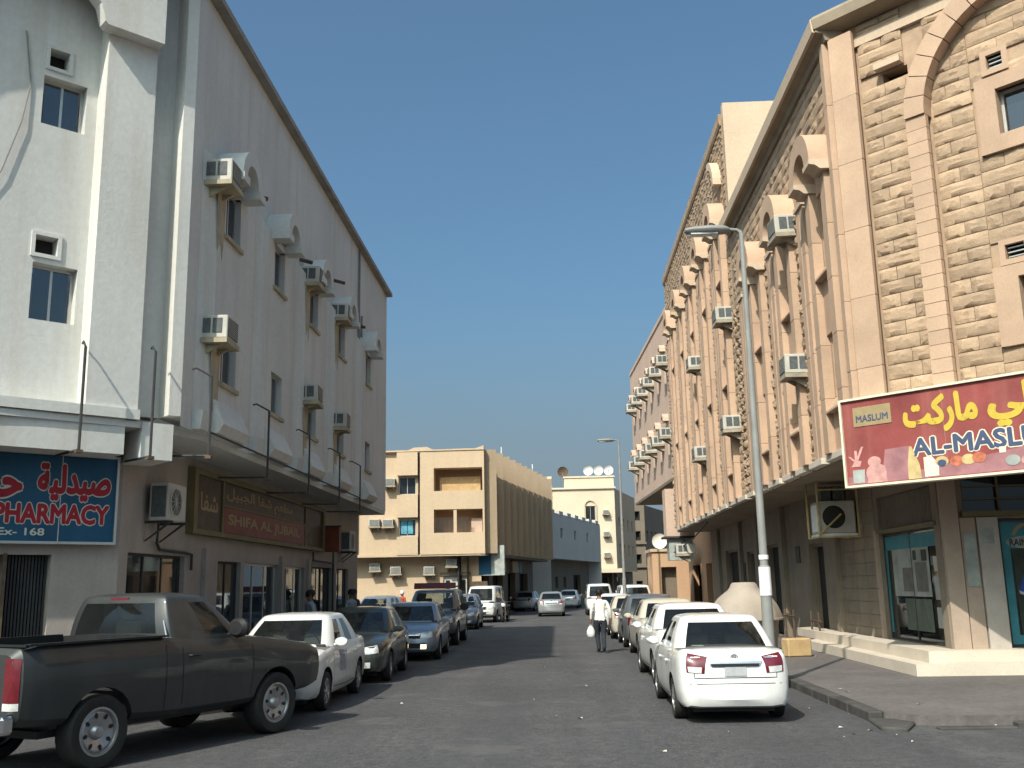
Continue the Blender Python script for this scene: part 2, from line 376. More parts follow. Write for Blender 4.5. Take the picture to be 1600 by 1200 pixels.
# scraps of litter on the asphalt
lit = MB()
for i in range(30):
    x, y = random.uniform(-2.8, 6.5), random.uniform(10.5, 30)
    if random.random() < .35: x, y = random.uniform(3.2, 5.2), random.uniform(12, 17)
    z = .135 if x > 4.4 and y > 14 else .004
    s = random.uniform(.012, .045); a = random.uniform(0, 3)
    c, q = math.cos(a) * s, math.sin(a) * s
    lit.add([(x + c, y + q, z + .004), (x - q, y + c, z + random.uniform(.004, .03)), (x - c, y - q, z + .005), (x + q, y - c, z + random.uniform(.004, .02))], [(0, 1, 2), (0, 2, 3)])
tag(lit.build('litter', 'paper'), kind='stuff')

# ================================================================== LEFT WHITE BUILDING
LS = Fr((-6.2, 0, 0), (0, 1, 0), (1, 0, 0))                         # street face, u = y
LC = Fr((-6.2, 16.0, 0), (-.70711, -.70711, 0), (.70711, -.70711, 0))   # chamfered front, u from the corner towards the viewer
LG = Fr((-7.2, 0, 0), (0, 1, 0), (1, 0, 0))                         # ground-floor street wall
LGC = Fr((-7.2, 16.2, 0), (-.70711, -.70711, 0), (.70711, -.70711, 0))
WB = thing('apartment_building', 'white plastered apartment building with arched window hoods over a pharmacy and a shop', 'building', (-9, 24, 0), world=True)
Y0, Y1 = 16.0, 36.0
bays = [17.75, 20.95, 24.15, 27.45, 31.5]
# street face with two window rows
holes = []
for i, u in enumerate(bays):
    holes += [(u - .42, u + .42, 8.4, 9.4), (u - .42, u + .42, 5.6, 6.5)]
hf = [(a - 0, b, c, e) for a, b, c, e in holes]
wall(LS, Y0, Y1, 4.6, 12.75, 0, hf, .1).build('wall', 'white_wall', WB)
for u in bays:                                                       # shallow bowed bay strip with window openings
    hb = [(u - .42, u + .42, 8.4, 9.4), (u - .42, u + .42, 5.6, 6.5)]
    mb = wall(LS, u - .85, u + .85, 4.95, 9.55, .18, hb, .26)
    P = LS.P
    for sgn in (-1, 1):
        a, b = u + sgn * .85, u + sgn * 1.25
        mb.quad(P(a, .18, 4.95), P(b, .002, 4.95), P(b, .002, 9.55), P(a, .18, 9.55))
    # flared chute at the foot of the bay
    mb.uprism(LS, [(.003, 4.62), (.3, 4.62), (.40, 4.78), (.18, 5.25), (.003, 5.25)], u - .75, u + .75)
    mb.uprism(LS, [(.003, 4.62), (.16, 4.62), (.2, 4.95), (.003, 4.95)], u - 1.25, u - .752).uprism(LS, [(.003, 4.62), (.16, 4.62), (.2, 4.95), (.003, 4.95)], u + .752, u + 1.25)
    mb.quad(P(u - 1.25, .002, 9.8), P(u + 1.25, .002, 9.8), P(u + .85, .18, 9.55), P(u - .85, .18, 9.55)); mb.add([P(u - 1.25, .002, 9.8), P(u - .85, .18, 9.55), P(u - 1.25, .002, 9.55)], [(0, 1, 2)]).add([P(u + 1.25, .002, 9.8), P(u + .85, .18, 9.55), P(u + 1.25, .002, 9.55)], [(0, 1, 2)])
    mb.build('bay', 'white_wall', WB)
    hd = MB().arch(LS, u, 9.56, .36, .62, .003, .54, 0, 180, 14)
    hd.box(LS, u - .68, u - .32, .003, .58, 9.40, 9.559).box(LS, u + .32, u + .68, .003, .58, 9.40, 9.559)
    hd.build('hood', 'white_shade', WB, smooth=True)
    MB().arch(LS, u, 9.57, .02, .335, .003, .24, 0, 180, 12).build('hood_infill', 'stained', WB)
    for z0, z1 in ((8.4, 9.4), (5.6, 6.5)):
        window(WB, LS, u - .42, u + .42, z0, z1, .04, 2)
        MB().box(LS, u - .5, u + .5, .182, .24, z0 - .08, z0).build('sill', 'stained', WB)
# corner pilaster, chamfer, arched attic
wall(LC, 1.55, 9.5, 4.75, 12.75, -.38, [(1.73, 2.42, 9.4, 10.25), (1.68, 2.37, 6.12, 7.05), (2.05, 2.36, 10.42, 10.74), (2.02, 2.36, 7.2, 7.5), (3.25, 4.0, 9.0, 10.0), (3.25, 4.0, 5.9, 6.9)], .3).build('wall', 'white_wall', WB)
for a, b, c, e in ((1.73, 2.42, 9.4, 10.25), (1.68, 2.37, 6.12, 7.05), (3.25, 4.0, 9.0, 10.0), (3.25, 4.0, 5.9, 6.9)):
    window(WB, LC, a, b, c, e, -.58, 2)
for a, b, c, e in ((2.05, 2.36, 10.42, 10.74), (2.02, 2.36, 7.2, 7.5)):
    v = MB().box(LC, a - .06, b + .06, -.379, -.35, e, e + .06).box(LC, a - .06, b + .06, -.379, -.35, c - .06, c).box(LC, a - .06, a, -.379, -.35, c, e).box(LC, b, b + .06, -.379, -.35, c, e)
    o = v.build('vent_opening', 'white_shade', WB); MB().box(LC, a, b, -.66, -.62, c, e).build('dark_room', 'dark_in', o)
MB().box(LC, .72, 1.55, -.7, .0, 4.75, 12.75).build('frame_pier', 'white_wall', WB)
MB().box(LC, .2, .718, -.75, -.4, 4.75, 12.75).build('recess_wall', 'white_wall', WB)
MB().plan([(-6.2, 16.0), (-6.345, 15.855), (-6.63, 16.14), (-6.63, 17.0), (-6.202, 17.0)], 4.75, 12.75).build('corner_pilaster', 'white_wall', WB)
ap = [(.72, 11.15), (1.68, 11.15)]
for i in range(11):
    a = rad(180 - i * 18); ap.append((3.48 + 1.75 * math.cos(a), 11.2 + .95 * math.sin(a)))
ap += [(9.5, 11.15), (9.5, 12.95), (.72, 12.95)]
MB().prism(LC, ap, .003, .28).build('attic_arch', 'white_wall', WB)
MB().box(LC, -.05, 9.6, -.6, .46, 12.952, 13.1).box(LS, Y0, Y1 + .12, -.5, .2, 12.752, 12.88).build('coping', 'coping', WB)
# underside and skirts of the overhang
MB().plan([(-6.22, 17.0), (-6.22, Y1), (-7.25, Y1), (-7.25, 16.5), (-7.6, 15.5), (-13.6, 9.6), (-13.0, 8.95), (-6.7, 15.52)], 4.5, 4.6).build('soffit', 'white_shade', WB)
MB().box(LC, .9, 6, -.9, -.02, 4.05, 4.62).build('fascia', 'white_wall', WB)
MB().box(LC, .1, .62, -.9, -.02, 4.0, 4.6).build('fascia', 'white_wall', WB)
MB().box(LC, .7, 9, -.5, .06, 4.62, 4.78).build('ledge', 'white_shade', WB)
# ground floor: pharmacy front, window, restaurant front
gh = [(16.55, 19.15, .95, 2.56), (21.05, 22.6, .6, 2.52), (22.85, 25.75, .15, 2.52), (26.0, 28.4, .15, 2.5), (29.0, 31.9, .4, 2.55), (32.2, 34.4, .15, 2.55)]
wall(LG, 16.2, Y1, 0, 4.62, 0, gh, .2).build('ground_floor_wall', 'grime_wall', WB)
wall(LGC, 0, 7, 0, 4.62, 0, [(1.05, 1.7, .13, 2.5), (1.75, 3.4, .13, 2.5)], .35).build('ground_floor_wall', 'grime_wall', WB)
MB().box(LGC, 1.05, 3.4, -.35, -.3, .13, 2.5).build('dark_room', 'dark_in', WB)
sh = MB()
for i in range(13): sh.box(LGC, 1.06 + i * .049, 1.06 + i * .049 + .03, -.2, -.16 , .14, 2.48)
tag(sh.build('shutter', 'darkmetal', WB), kind='stuff')
MB().box(LGC, 1.7, 1.75, -.25, .02, .13, 2.52).build('door_jamb', 'rust', WB)
MB().plan([(-7.0, 16.45), (-7.0, Y1), (-22, Y1), (-22, 5), (-14.5, 9.2)], 12.6, 12.74).build('roof', 'white_shade', WB)
MB().box(WORLD, -22, -7.25, Y1 - .2, Y1, 0, 4.5).build('end_wall', 'grime_wall', WB)
MB().box(WORLD, -22, -6.25, Y1 - .2, Y1, 4.601, 12.7).build('end_wall', 'white_wall', WB)
w = window(WB, LG, 16.55, 19.15, .95, 2.56, -.12, 3, 'shopglass', 'darkmetal', False)
MB().box(LG, 16.56, 19.14, -1.0, -.95, .9, 2.6).build('dark_room', 'shop_in', w)
for i in range(4):
    for j in range(5):
        u = 17.35 + j * .3; z = 1.05 + i * .36
        MB().box(LG, u, u + .18 + .08 * ((i + j) % 2), -.6, -.45, z, z + .2 + .05 * ((i * 3 + j) % 3)).build('shelf_box', ('yellowpipe', 'tan', 'timber', 'ac')[(i * 2 + j) % 4], w)
for k, (a, b, c, e) in enumerate(gh[1:]):
    w = window(WB, LG, a, b, c, e, -.12, (2, 3, 3, 5, 2)[k], 'shopglass', ('darkmetal', 'alu', 'alu', 'darkmetal', 'darkmetal')[k], False)
    MB().box(LG, a, b, -2.6, -2.5, c, e + .3).build('dark_room', 'shop_in', w)
    for j in range(3):
        u = a + .3 + j * (b - a - .6) / 2.4
        MB().box(LG, u, u + .35, -1.8, -1.3, .2, 1.1 + .5 * ((j + k) % 3)).build('shop_shelf', ('timber', 'dark_in', 'ac')[(j + k) % 3], w)
for u, z in ((23.5, 2.2), (25.0, 2.15), (27.2, 1.75)):
    MB().lathe(LG.P(u, -.8, z), [(.001, .12), (.10, .08), (.13, 0), (.10, -.08), (.001, -.12)], 10).build('lit_lamp', 'tube', WB, smooth=True)
for u in (20.2, 25.87, 28.7, 32.05):
    MB().box(LG, u - .12, u + .12, 0.003, .09, .13, 2.75).build('pier', 'grime_wall', WB)

# hooked rods that once carried an awning
def rod(fr, u, d, ztop, zbot, label, arm=.75, group='hooked awning rods on the white building', dx=1.0):
    p0 = fr.P(u, d, zbot); t = thing('awning_rod', label, 'rod', tuple(p0), world=True, group=group)
    MB().tube([fr.P(u, d, ztop), fr.P(u, d, zbot)], .022, 6).build('upright', 'darkmetal', t)
    MB().tube([fr.P(u, d, zbot), fr.P(u, d - dx, zbot + .02)], .02, 6).build('arm', 'darkmetal', t)
    MB().tube([fr.P(u, d - .0, ztop), fr.P(u - .05, d - .25, ztop + .14), fr.P(u - .06, d - .32, ztop + .12)], .018, 6).build('hook', 'darkmetal', t)
    MB().box(fr, u - .05, u + .05, d - .05, d + .05, zbot - .05, zbot).build('foot_plate', 'rust', t)
rod(LC, 1.72, .35, 5.62, 4.02, 'thin dark rod hanging in front of the sunlit white pier above the pharmacy sign')
rod(LC, .62, .35, 5.7, 4.0, 'thin dark rod hanging between the two sunlit fascia boxes of the white building')
for k, (u, ord_) in enumerate(zip((16.15, 19.55, 22.9, 26.2, 29.0), ('first rod round the corner of the white building, left of its dark brown sign', 'second rod round the corner, above the red panel of the brown sign', 'third rod round the corner, above the middle of the brown sign', 'fourth rod round the corner, above the far end of the brown sign', 'rod farthest along the shaded white facade, near its far corner'))):
    rod(LS, u, .45, 5.45, 4.1, 'dark ' + ord_, dx=1.0)
rl = MB().tube([LS.P(16.15, .45, 4.5), LS.P(29.0, .45, 4.5)], .018, 6)
tag(rl.build('awning_rail', 'darkmetal'), 'thin horizontal rail joining the dark rods along the shaded white facade', 'rail')
cb = MB().tube([LC.P(2.75, -.36, 10.9), LC.P(2.62, -.36, 10.0), LC.P(2.72, -.33, 9.3), LC.P(2.95, -.33, 8.4), LC.P(3.2, -.33, 7.9)], .012, 5)
tag(cb.build('hanging_cable', 'polegrey'), 'thin cable drooping down the sunlit white chamfered wall', 'cable')
for u, z0, z1, lb in ((31.0, 4.7, 10.6, 'downpipe between the last two bays of the shaded white facade'), (30.55, 7.6, 12.7, 'shorter downpipe coming down from the roof edge of the white facade'), (17.2, 5.0, 9.6, 'thin drain line beside the first bay of the white facade')):
    tag(MB().tube([LS.P(u, .05, z0), LS.P(u, .05, z1)], .035, 7).build('drain_pipe', 'polegrey'), 'grey ' + lb, 'pipe', 'drain pipes on the white building')
for u, z, lb in ((19.4, 10.05, 'first bay'), (23.3, 9.95, 'second bay'), (27.1, 10.6, 'third bay'), (30.2, 10.1, 'fourth bay')):
    tag(MB().tube([LS.P(u, .0, z), LS.P(u, .32, z - .1)], .05, 7).build('roof_spout', 'rust'), 'short rusty spout sticking out of the white facade just past its ' + lb, 'spout', 'rusty spouts on the white facade')
# ================================================================== AIR CONDITIONERS
def make_window_ac(label, casing='ac', platform='concrete'):
    t = thing('air_conditioner', label, 'air conditioner')
    w, h, dp = .66, .44, .62
    MB().box(WORLD, -w / 2, w / 2, -.25, dp, .06, .06 + h).build('casing', casing, t, bevel=.015)
    g_ = MB().box(WORLD, -w / 2 + .05, w / 2 - .05, dp + .002, dp + .012, .1, h + .02)
    o = g_.build('coil_grille', 'ac_dark', t)
    f = MB()
    for i in range(9): f.box(WORLD, -w / 2 + .06, w / 2 - .06, dp + .013, dp + .022, .12 + i * .04, .132 + i * .04)
    tag(f.build('fin', casing, o), kind='stuff')
    for sg in (-1, 1):
        for k in range(2):
            MB().box(WORLD, *sorted((sg * (w / 2 + .001), sg * (w / 2 + .011))), .12 + k * .22, .30 + k * .22, .16, h).build('side_vent', 'ac_dark', t)
    MB().box(WORLD, -w / 2 - .06, w / 2 + .06, 0.003, dp + .02, -.04, .05).build('platform', platform, t)
    for sg in (-1, 1):
        MB().uprism(WORLD, [(.004, -.3), (.004, -.045), (.5, -.045), (.06, -.3)], sg * w * .32 - .03, sg * w * .32 + .03).build('bracket', platform, t)
    return t
def make_condenser(label):
    t = thing('condenser_unit', label, 'air conditioner')
    MB().box(WORLD, -.42, .42, .1, .44, 0, .66).build('casing', 'ac', t, bevel=.02)
    MB().lathe((.1, .445, .33), [(.25, 0), (.27, .012), (.24, .02)], 20, 'y').build('fan_ring', 'ac', t, smooth=True)
    fn = MB().lathe((.1, .443, .33), [(.001, .0), (.24, .0)], 20, 'y').build('fan', 'ac_dark', t)
    b = MB()
    for i in range(6):
        a = i * math.pi / 6; c, q = math.cos(a) * .24, math.sin(a) * .24
        b.tube([(.1 - c, .462, .33 - q), (.1 + c, .462, .33 + q)], .006, 4)
    b.build('fan_guard', 'ac', fn)
    MB().box(WORLD, -.424, -.421, .14, .40, .06, .6).box(WORLD, .421, .424, .14, .4, .06, .6).build('side_vent', 'ac_dark', t)
    for x in (-.32, .32):
        MB().box(WORLD, x - .02, x + .02, 0, .5, -.045, -.003).uprism(WORLD, [(.0, -.35), (.03, -.35), (.46, -.045), (.40, -.045)], x - .02, x + .02).build('bracket', 'darkmetal', t)
    return t
def hang(t, fr, u, z, d=0):
    p = fr.P(u, d, z); t.location = p; t.rotation_euler = (0, 0, math.atan2(-fr.n.x, fr.n.y)); return t
AC0 = make_window_ac('x'); used0 = [False]
AC1 = make_window_ac('x', 'ac', 'stained'); used1 = [False]
def place_ac(fr, u, z, label, group, d=0, src=None):
    s, f = (AC1, used1) if src else (AC0, used0)
    o = s if not f[0] else copy_tree(s)
    f[0] = True
    o['label'] = label; o['group'] = group
    hang(o, fr, u, z, d); o.rotation_euler.x = random.uniform(-.05, .02); o.rotation_euler.y = random.uniform(-.03, .03); o.rotation_euler.z += random.uniform(-.05, .05)
    return o
gl_ = 'window air conditioners on the white building'
for u, z, lb in ((16.78, 9.12, 'boxy air conditioner under the nearest arched hood of the white building, upper row'),
                 (23.5, 9.3, 'air conditioner under the middle arched hood, upper row of the white building'),
                 (26.8, 9.3, 'air conditioner under the fourth arched hood, upper row of the white building'),
                 (16.85, 6.2, 'air conditioner on a stained shelf, lower row, nearest the corner of the white building'),
                 (23.5, 6.3, 'air conditioner in the lower row, below the middle hood of the white building'),
                 (26.8, 6.2, 'air conditioner in the lower row, farthest along the white facade')):
    place_ac(LS, u + .1, z, lb, gl_, -.08, 1).scale = (.9, .95, .95)
# drip stains are thin washes of lime on the plaster below each unit
for u, z in ((17.1, 9.15), (23.55, 9.2), (26.85, 9.2), (17.1, 6.1), (23.55, 6.2), (26.85, 6.1)):
    MB().prism(LS, [(u - .3, z), (u + .16, z), (u + .14, z - .8), (u + .05, z - 1.3), (u - .05, z - 1.0), (u - .22, z - 1.2)], .182, .188).build('drip_stain', 'stained', WB)
cu = hang(make_condenser('outdoor condenser with round fan above the barred shop window of the white building'), LG, 17.5, 3.12)
cu2 = hang(make_condenser('outdoor condenser beyond the far end of the brown shop sign'), LG, 33.0, 3.1)
cu['group'] = cu2['group'] = 'condensers on the ground floor of the white building'
pp = MB().tube([LG.P(17.5, .12, 3.1), LG.P(17.5, .1, 2.75), LG.P(17.75, .06, 2.64), LG.P(19.0, .06, 2.62), LG.P(19.35, .06, 2.6), LG.P(19.35, .06, 2.3)], .028, 7)
tag(pp.build('drain_hose', 'darkmetal'), 'dark hose bending from the condenser along the top of the barred window', 'hose')
for pts, lb in (([(29.0, .1, 2.95), (29.0, .1, 2.72), (31.0, .1, 2.7), (31.6, .1, 2.68)], 'dark conduit stepping along the wall under the far end of the brown sign'), ([(31.6, .1, 3.5), (31.6, .1, .2)], 'vertical dark conduit on the white building wall beside the slatted doors')):
    tag(MB().tube([LG.P(*p) for p in pts], .03, 6).build('wall_conduit', 'darkmetal'), lb, 'conduit', 'conduits on the white building wall')

# ================================================================== LEFT SIGNS
sg = thing('pharmacy_sign', 'blue pharmacy sign board with red white-edged lettering', 'sign', tuple(LGC.P(1.5, .1, 2.68)), world=True)
MT['sign_blue'] = mat('sign_blue', (.012, .08, .155), .5, .2, 1.2, streak=.35, stain=(.05, .12, .16))
MT['sign_red'] = mat('sign_red', (.36, .018, .03), .5, .12, 6); MT['sign_white'] = mat('sign_white', (.62, .6, .52), .6, .06, 6)
MB().box(LGC, .16, 4.2, .0, .13, 2.7, 4.05).build('board', 'sign_blue', sg)
fr_ = MB()
for a in ((.12, 4.24, .0, .16, 4.05, 4.09), (.12, 4.24, .0, .16, 2.66, 2.7)): fr_.box(LGC, *a)
fr_.box(LGC, .12, .16, 0, .16, 2.7, 4.05).build('frame', 'alu', sg)
for u in (1.02, 2.3): MB().box(LGC, u - .006, u + .006, .131, .1335, 2.705, 4.045).build('panel_joint', 'sign_white', sg)
MB().box(LGC, .1, 4.3, -.05, .2, 4.1, 4.16).build('shadow_ledge', 'darkmetal', sg)
def outlined(txt, fr, u0, u1, z0, z1, d, inner, outer, parent, b=.03, ob=.075):
    a = lettering(txt, fr, u0, u1, z0, z1, d + .006, inner, parent, b)
    f = tuple(a['bounds']); del a['bounds']
    o = lettering(txt, fr, u0, u1, z0, z1, d + .0015, outer, parent, ob, name='lettering_edge', fit=f); del o['bounds']
outlined(shape('صيدلية'), LGC, 1.36, .26, 3.36, 3.9, .13, 'sign_red', 'sign_white', sg, .05, .085)
outlined(shape('حمد'), LGC, 2.45, 1.62, 3.38, 3.72, .13, 'sign_red', 'sign_white', sg, .05, .09)
outlined('PHARMACY', LGC, 1.97, .26, 2.985, 3.27, .13, 'sign_red', 'sign_white', sg, .045, .09)
o = lettering('Ex- 168', LGC, 1.9, 1.23, 2.79, 2.90, .134, 'sign_white', sg, .02); del o['bounds']

sg2 = thing('restaurant_sign', 'long dark brown framed shop sign with a red lower panel, in shade', 'sign', tuple(LG.P(25, .2, 3.0)), world=True)
MT['sign_brown'] = mat('sign_brown', (.05, .034, .024), .5, .15, 2); MT['sign_darkred'] = mat('sign_dark_red', (.16, .022, .02), .5, .15, 3)
MT['frame_ochre'] = mat('ochre_frame', (.16, .13, .065), .6, .15, 3); MT['sign_gold'] = mat('sign_gold', (.34, .26, .14), .55, .1, 8)
MB().box(LG, 19.3, 29.98, .0, .1, 3.1, 4.18).build('board', 'sign_brown', sg2)
f2 = MB().box(LG, 19.1, 30.2, .0, .16, 4.18, 4.3).box(LG, 19.1, 30.2, .0, .16, 3.0, 3.1).box(LG, 19.1, 19.3, 0, .16, 3.1, 4.18).box(LG, 29.98, 30.2, 0, .16, 3.1, 4.18)
f2.build('frame', 'frame_ochre', sg2)
MB().box(LG, 20.95, 27.9, .101, .115, 3.12, 3.66).build('red_panel', 'sign_darkred', sg2)
MB().box(LG, 20.86, 20.95, .101, .13, 3.1, 4.18).box(LG, 20.95, 27.9, .101, .13, 3.66, 3.70).box(LG, 27.9, 27.97, .101, .13, 3.1, 4.18).build('divider', 'frame_ochre', sg2)
for txt, a, b, c, e, m_ in ((shape('مطعم شفا الجبيل'), 21.2, 26.6, 3.76, 4.1, 'sign_gold'), (shape('شفا'), 19.6, 20.6, 3.5, 3.85, 'sign_gold')):
    o = lettering(txt, LG, a, b, c, e, .104, m_, sg2, .02); del o['bounds']
o = lettering('SHIFA AL JUBAIL', LG, 21.3, 27.3, 3.24, 3.52, .118, 'sign_gold', sg2, .03); del o['bounds']
rb = thing('hanging_sign', 'small red and brown box sign sticking out beside the far condenser', 'sign', tuple(LG.P(30.4, .3, 3.0)), world=True); MT['sign_rust'] = mat('sign_rust', (.20, .055, .03), .6, .2, 4)
MB().box(LG, 30.4, 30.55, .05, .55, 3.0, 3.75).build('board', 'sign_rust', rb); MB().box(LG, 30.38, 30.57, .0, .58, 3.75, 3.8).build('frame', 'darkmetal', rb)

# ================================================================== RIGHT STONE BUILDING
RS = Fr((5.8, 0, 0), (0, 1, 0), (-1, 0, 0))
RC = Fr((5.8, 18.7, 0), (.70711, -.70711, 0), (-.70711, -.70711, 0))
RG = Fr((7.4, 0, 0), (0, 1, 0), (-1, 0, 0)); RF = Fr((7.4, 19.7, 0), (1, 0, 0), (0, -1, 0))
RB = thing('stone_apartment_building', 'sandstone clad apartment building with pink pilasters and arched hoods over a corner market', 'building', (10, 30, 0), world=True)
SPLIT, YE = 30.3, 48.5
b1 = [19.85, 23.1, 26.4]; b2 = [31.9, 35.2, 38.5, 41.8, 45.1]
def stone_mesh(k):
    r = random.Random(k); m = MB(); n = 4; P = []
    for j in range(n + 1):
        for i in range(n + 1):
            e = i in (0, n) or j in (0, n)
            P.append((i / n - .5 + (0 if e else r.uniform(-.07, .07)), (.3 if e else r.uniform(.5, 1.15)), j / n - .5 + (0 if e else r.uniform(-.1, .1))))
    f = [(j * (n + 1) + i, j * (n + 1) + i + 1, (j + 1) * (n + 1) + i + 1, (j + 1) * (n + 1) + i) for j in range(n) for i in range(n)]
    k0 = len(P); P += [(-.5, -.2, -.5), (.5, -.2, -.5), (.5, -.2, .5), (-.5, -.2, .5)]
    c = [0, n, (n + 1) ** 2 - 1, n * (n + 1)]
    rims = [list(range(0, n + 1)), [n + (n + 1) * j for j in range(n + 1)], [(n + 1) ** 2 - 1 - i for i in range(n + 1)], [n * (n + 1) - (n + 1) * j for j in range(n + 1)]]
    for s, rim in enumerate(rims): f.append(tuple(reversed(rim)) + (k0 + s, k0 + (s + 1) % 4))
    m.add(P, f); return m
STM = [stone_mesh(k) for k in range(9)]; STME = [s.mesh('stone', 'stone', True) for s in STM]
stones = []
def field(fr, u0, u1, z0, z1, d, skip=lambda u, z, w, h: False, ch=.265, lo=.4, hi=1.0, th=.04):
    z = z0; row = 0
    while z < z1 - .06:
        h = min(ch * random.uniform(.93, 1.07), z1 - z); u = u0; first = row % 2
        while u < u1 - .03:
            w = random.uniform(lo, hi) * (.55 if first else 1); first = 0
            if u1 - (u + w) < .22: w = u1 - u
            if not skip(u + w / 2, z + h / 2, w, h):
                stones.append((fr, u + w / 2, z + h / 2, w - .012, h - .014, d, th))
            u += w
        z += h; row += 1
def smat(s):
    fr, u, z, w, h, d, th = s
    p = fr.P(u, d, z); sx = w if random.random() < .5 else w
    return Matrix(((fr.t.x * sx, fr.n.x * th, 0, p.x), (fr.t.y * sx, fr.n.y * th, 0, p.y), (0, 0, h, p.z), (0, 0, 0, 1)))
# backing walls with window openings
def bay_holes(bs, rows): return [(u - .36, u + .36, a, b) for u in bs for a, b in rows]
rows1 = [(8.35, 9.85), (5.55, 6.85)]; rows2 = [(11.9, 13.1), (8.4, 9.9), (5.55, 6.85)]
wall(RS, 18.7, SPLIT, 4.4, 12.6, 0, bay_holes(b1, rows1), .28).build('wall', 'mortar', RB)
wall(RS, SPLIT, YE, 4.4, 16.8, 0, bay_holes(b2, rows2), .28).build('wall', 'mortar', RB)
wall(RC, 0, 9, 4.4, 12.9, -.16, [(3.05, 4.25, 9.5, 10.36), (3.05, 4.25, 6.1, 6.9), (2.95, 3.22, 10.78, 11.05), (2.88, 3.2, 7.24, 7.5), (1.0, 1.5, 11.35, 11.55)], .3).build('wall', 'mortar', RB)
# pilasters and their blocks
blk_me = MB().box(WORLD, -.5, .5, 0, 1, -.5, .5).mesh('block', 'pink_stone', bevel=.012)
def pilaster(fr, u, w, z0, z1, d, name='pilaster_block', bh=1.15):
    n = max(1, round((z1 - z0) / bh)); h = (z1 - z0) / n
    for i in range(n):
        o = link(name, blk_me, RB); p = fr.P(u, 0, z0 + h * (i + .5)); sx = w; dd = d + random.uniform(-.004, .004)
        o.matrix_basis = Matrix(((fr.t.x * sx, fr.n.x * dd, 0, p.x), (fr.t.y * sx, fr.n.y * dd, 0, p.y), (0, 0, h - .008, p.z), (0, 0, 0, 1)))
def right_bay(u, top, rows, strip_l, strip_r):
    zc = top
    for s in (-1, 1): pilaster(RS, u + s * .62, .34, 4.4, zc, .21)
    MB().box(RS, u - .445, u + .445, .0025, .05, zc - .1, zc + .55).build('tympanum', 'pink_stone', RB)
    hd = MB().arch(RS, u, zc + .2, .46, .86, .003, .5, 0, 180, 14)
    hd.build('hood', 'pink_stone', RB, smooth=True)
    for s in (-1, 1):
        MB().uprism(RS, [(.003, zc), (.3, zc), (.4, zc + .08), (.52, zc + .1), (.52, zc + .2), (.003, zc + .2)], u + s * .66 - .25, u + s * .66 + .25).build('capital', 'cream', RB)
    for a, b in rows:
        window(RB, RS, u - .36, u + .36, a, b, -.2, 2)
        MB().uprism(RS, [(.003, a - .02), (.22, a - .3), (.22, a - .34), (.003, a - .34)], u - .44, u + .44).build('sloping_sill', 'pink_stone', RB)
    zs = sorted(rows); zz = 4.4
    for a, b in zs + [(zc, zc)]:
        if a - .34 > zz: MB().box(RS, u - .44, u + .44, .003, .07, zz, a - .345).build('spandrel', 'pink_stone', RB)
        zz = b
for u in b1: right_bay(u, 10.0, rows1, 0, 0)
for u in b2: right_bay(u, 13.3, rows2, 0, 0)
for bs, y0, y1, top, wt in ((b1, 18.75, SPLIT, 10.0, 12.58), (b2, SPLIT + .25, YE, 13.3, 16.6)):
    edges = [y0] + [v for u in bs for v in (u - .8, u + .8)] + [y1]
    for a, b in zip(edges[::2], edges[1::2]):
        L_ = b - a
        if L_ > 1.2:
            m_ = (a + b) / 2
            pilaster(RS, m_ - .17, .28, 4.4, top + .1, .13); pilaster(RS, m_ + .17, .28, 4.4, top + .1, .13)
            MB().box(RS, m_ - .34, m_ + .34, .003, .17, top + .1, top + .2).build('pilaster_cap', 'cream', RB)
            field(RS, a, m_ - .32, 4.42, top + .2, .02, lo=.5, hi=.7, th=.09); field(RS, m_ + .32, b, 4.42, top + .2, .02, lo=.5, hi=.7, th=.09)
        elif L_ > .15: field(RS, a, b, 4.42, top + .2, 0, lo=.4, hi=.7)
    field(RS, y0, y1, top + .22, wt, 0, skip=lambda u, z, w, h: any(math.hypot(u - q, z - top - .2) < .98 for q in bs))
# corner column, pier and great arch on the chamfer
MB().plan([(5.72, 18.78), (5.72, 18.62), (5.83, 18.51), (6.2, 18.14), (6.33, 18.27), (6.0, 19.05), (5.8, 19.05)], 4.4, 4.402).build('corner_base', 'pink_stone', RB)
pilaster(RC, .30, .50, 4.4, 12.6, .1, bh=1.35); pilaster(RS, 18.83, .22, 4.4, 12.6, .12, bh=1.35)
pilaster(RC, 1.66, .38, 4.4, 10.3, .12, 'pier_block', .262)
nv = 17
for i in range(nv):
    MB().arch(RC, 3.75, 10.3, 1.9, 2.28, -.15, .16, 180 - i * 180 / nv - .25, 180 - (i + 1) * 180 / nv + .25, 2).build('arch_stone', 'pink_stone', RB)
for a, b, c, e, o in ((2.7, 4.6, 9.2, 10.62, (3.05, 4.25, 9.5, 10.36)), (2.64, 4.6, 5.72, 7.12, (3.05, 4.25, 6.1, 6.9))):
    wall(RC, a, b, c, e, -.04, [o], .2).box(RC, a, b, -.15, -.045, e - .05, e).box(RC, a, b, -.15, -.045, c, c + .05).box(RC, a, a + .04, -.15, -.046, c, e).build('window_surround', 'pink_stone', RB)
    window(RB, RC, *o, -.3, 2)
for a, b, c, e in ((2.95, 3.22, 10.78, 11.05), (2.88, 3.2, 7.24, 7.5)):
    v = wall(RC, a - .1, b + .1, c - .1, e + .1, -.07, [(a, b, c, e)], .2).build('vent_opening', 'pink_stone', RB); MB().box(RC, a, b, -.4, -.36, c, e).build('dark_room', 'dark_in', v)
    s_ = MB()
    for i in range(3): s_.box(RC, a + .02, b - .02, -.2, -.15, c + .04 + i * .08, c + .06 + i * .08)
    tag(s_.build('slat', 'alu', v), kind='stuff')
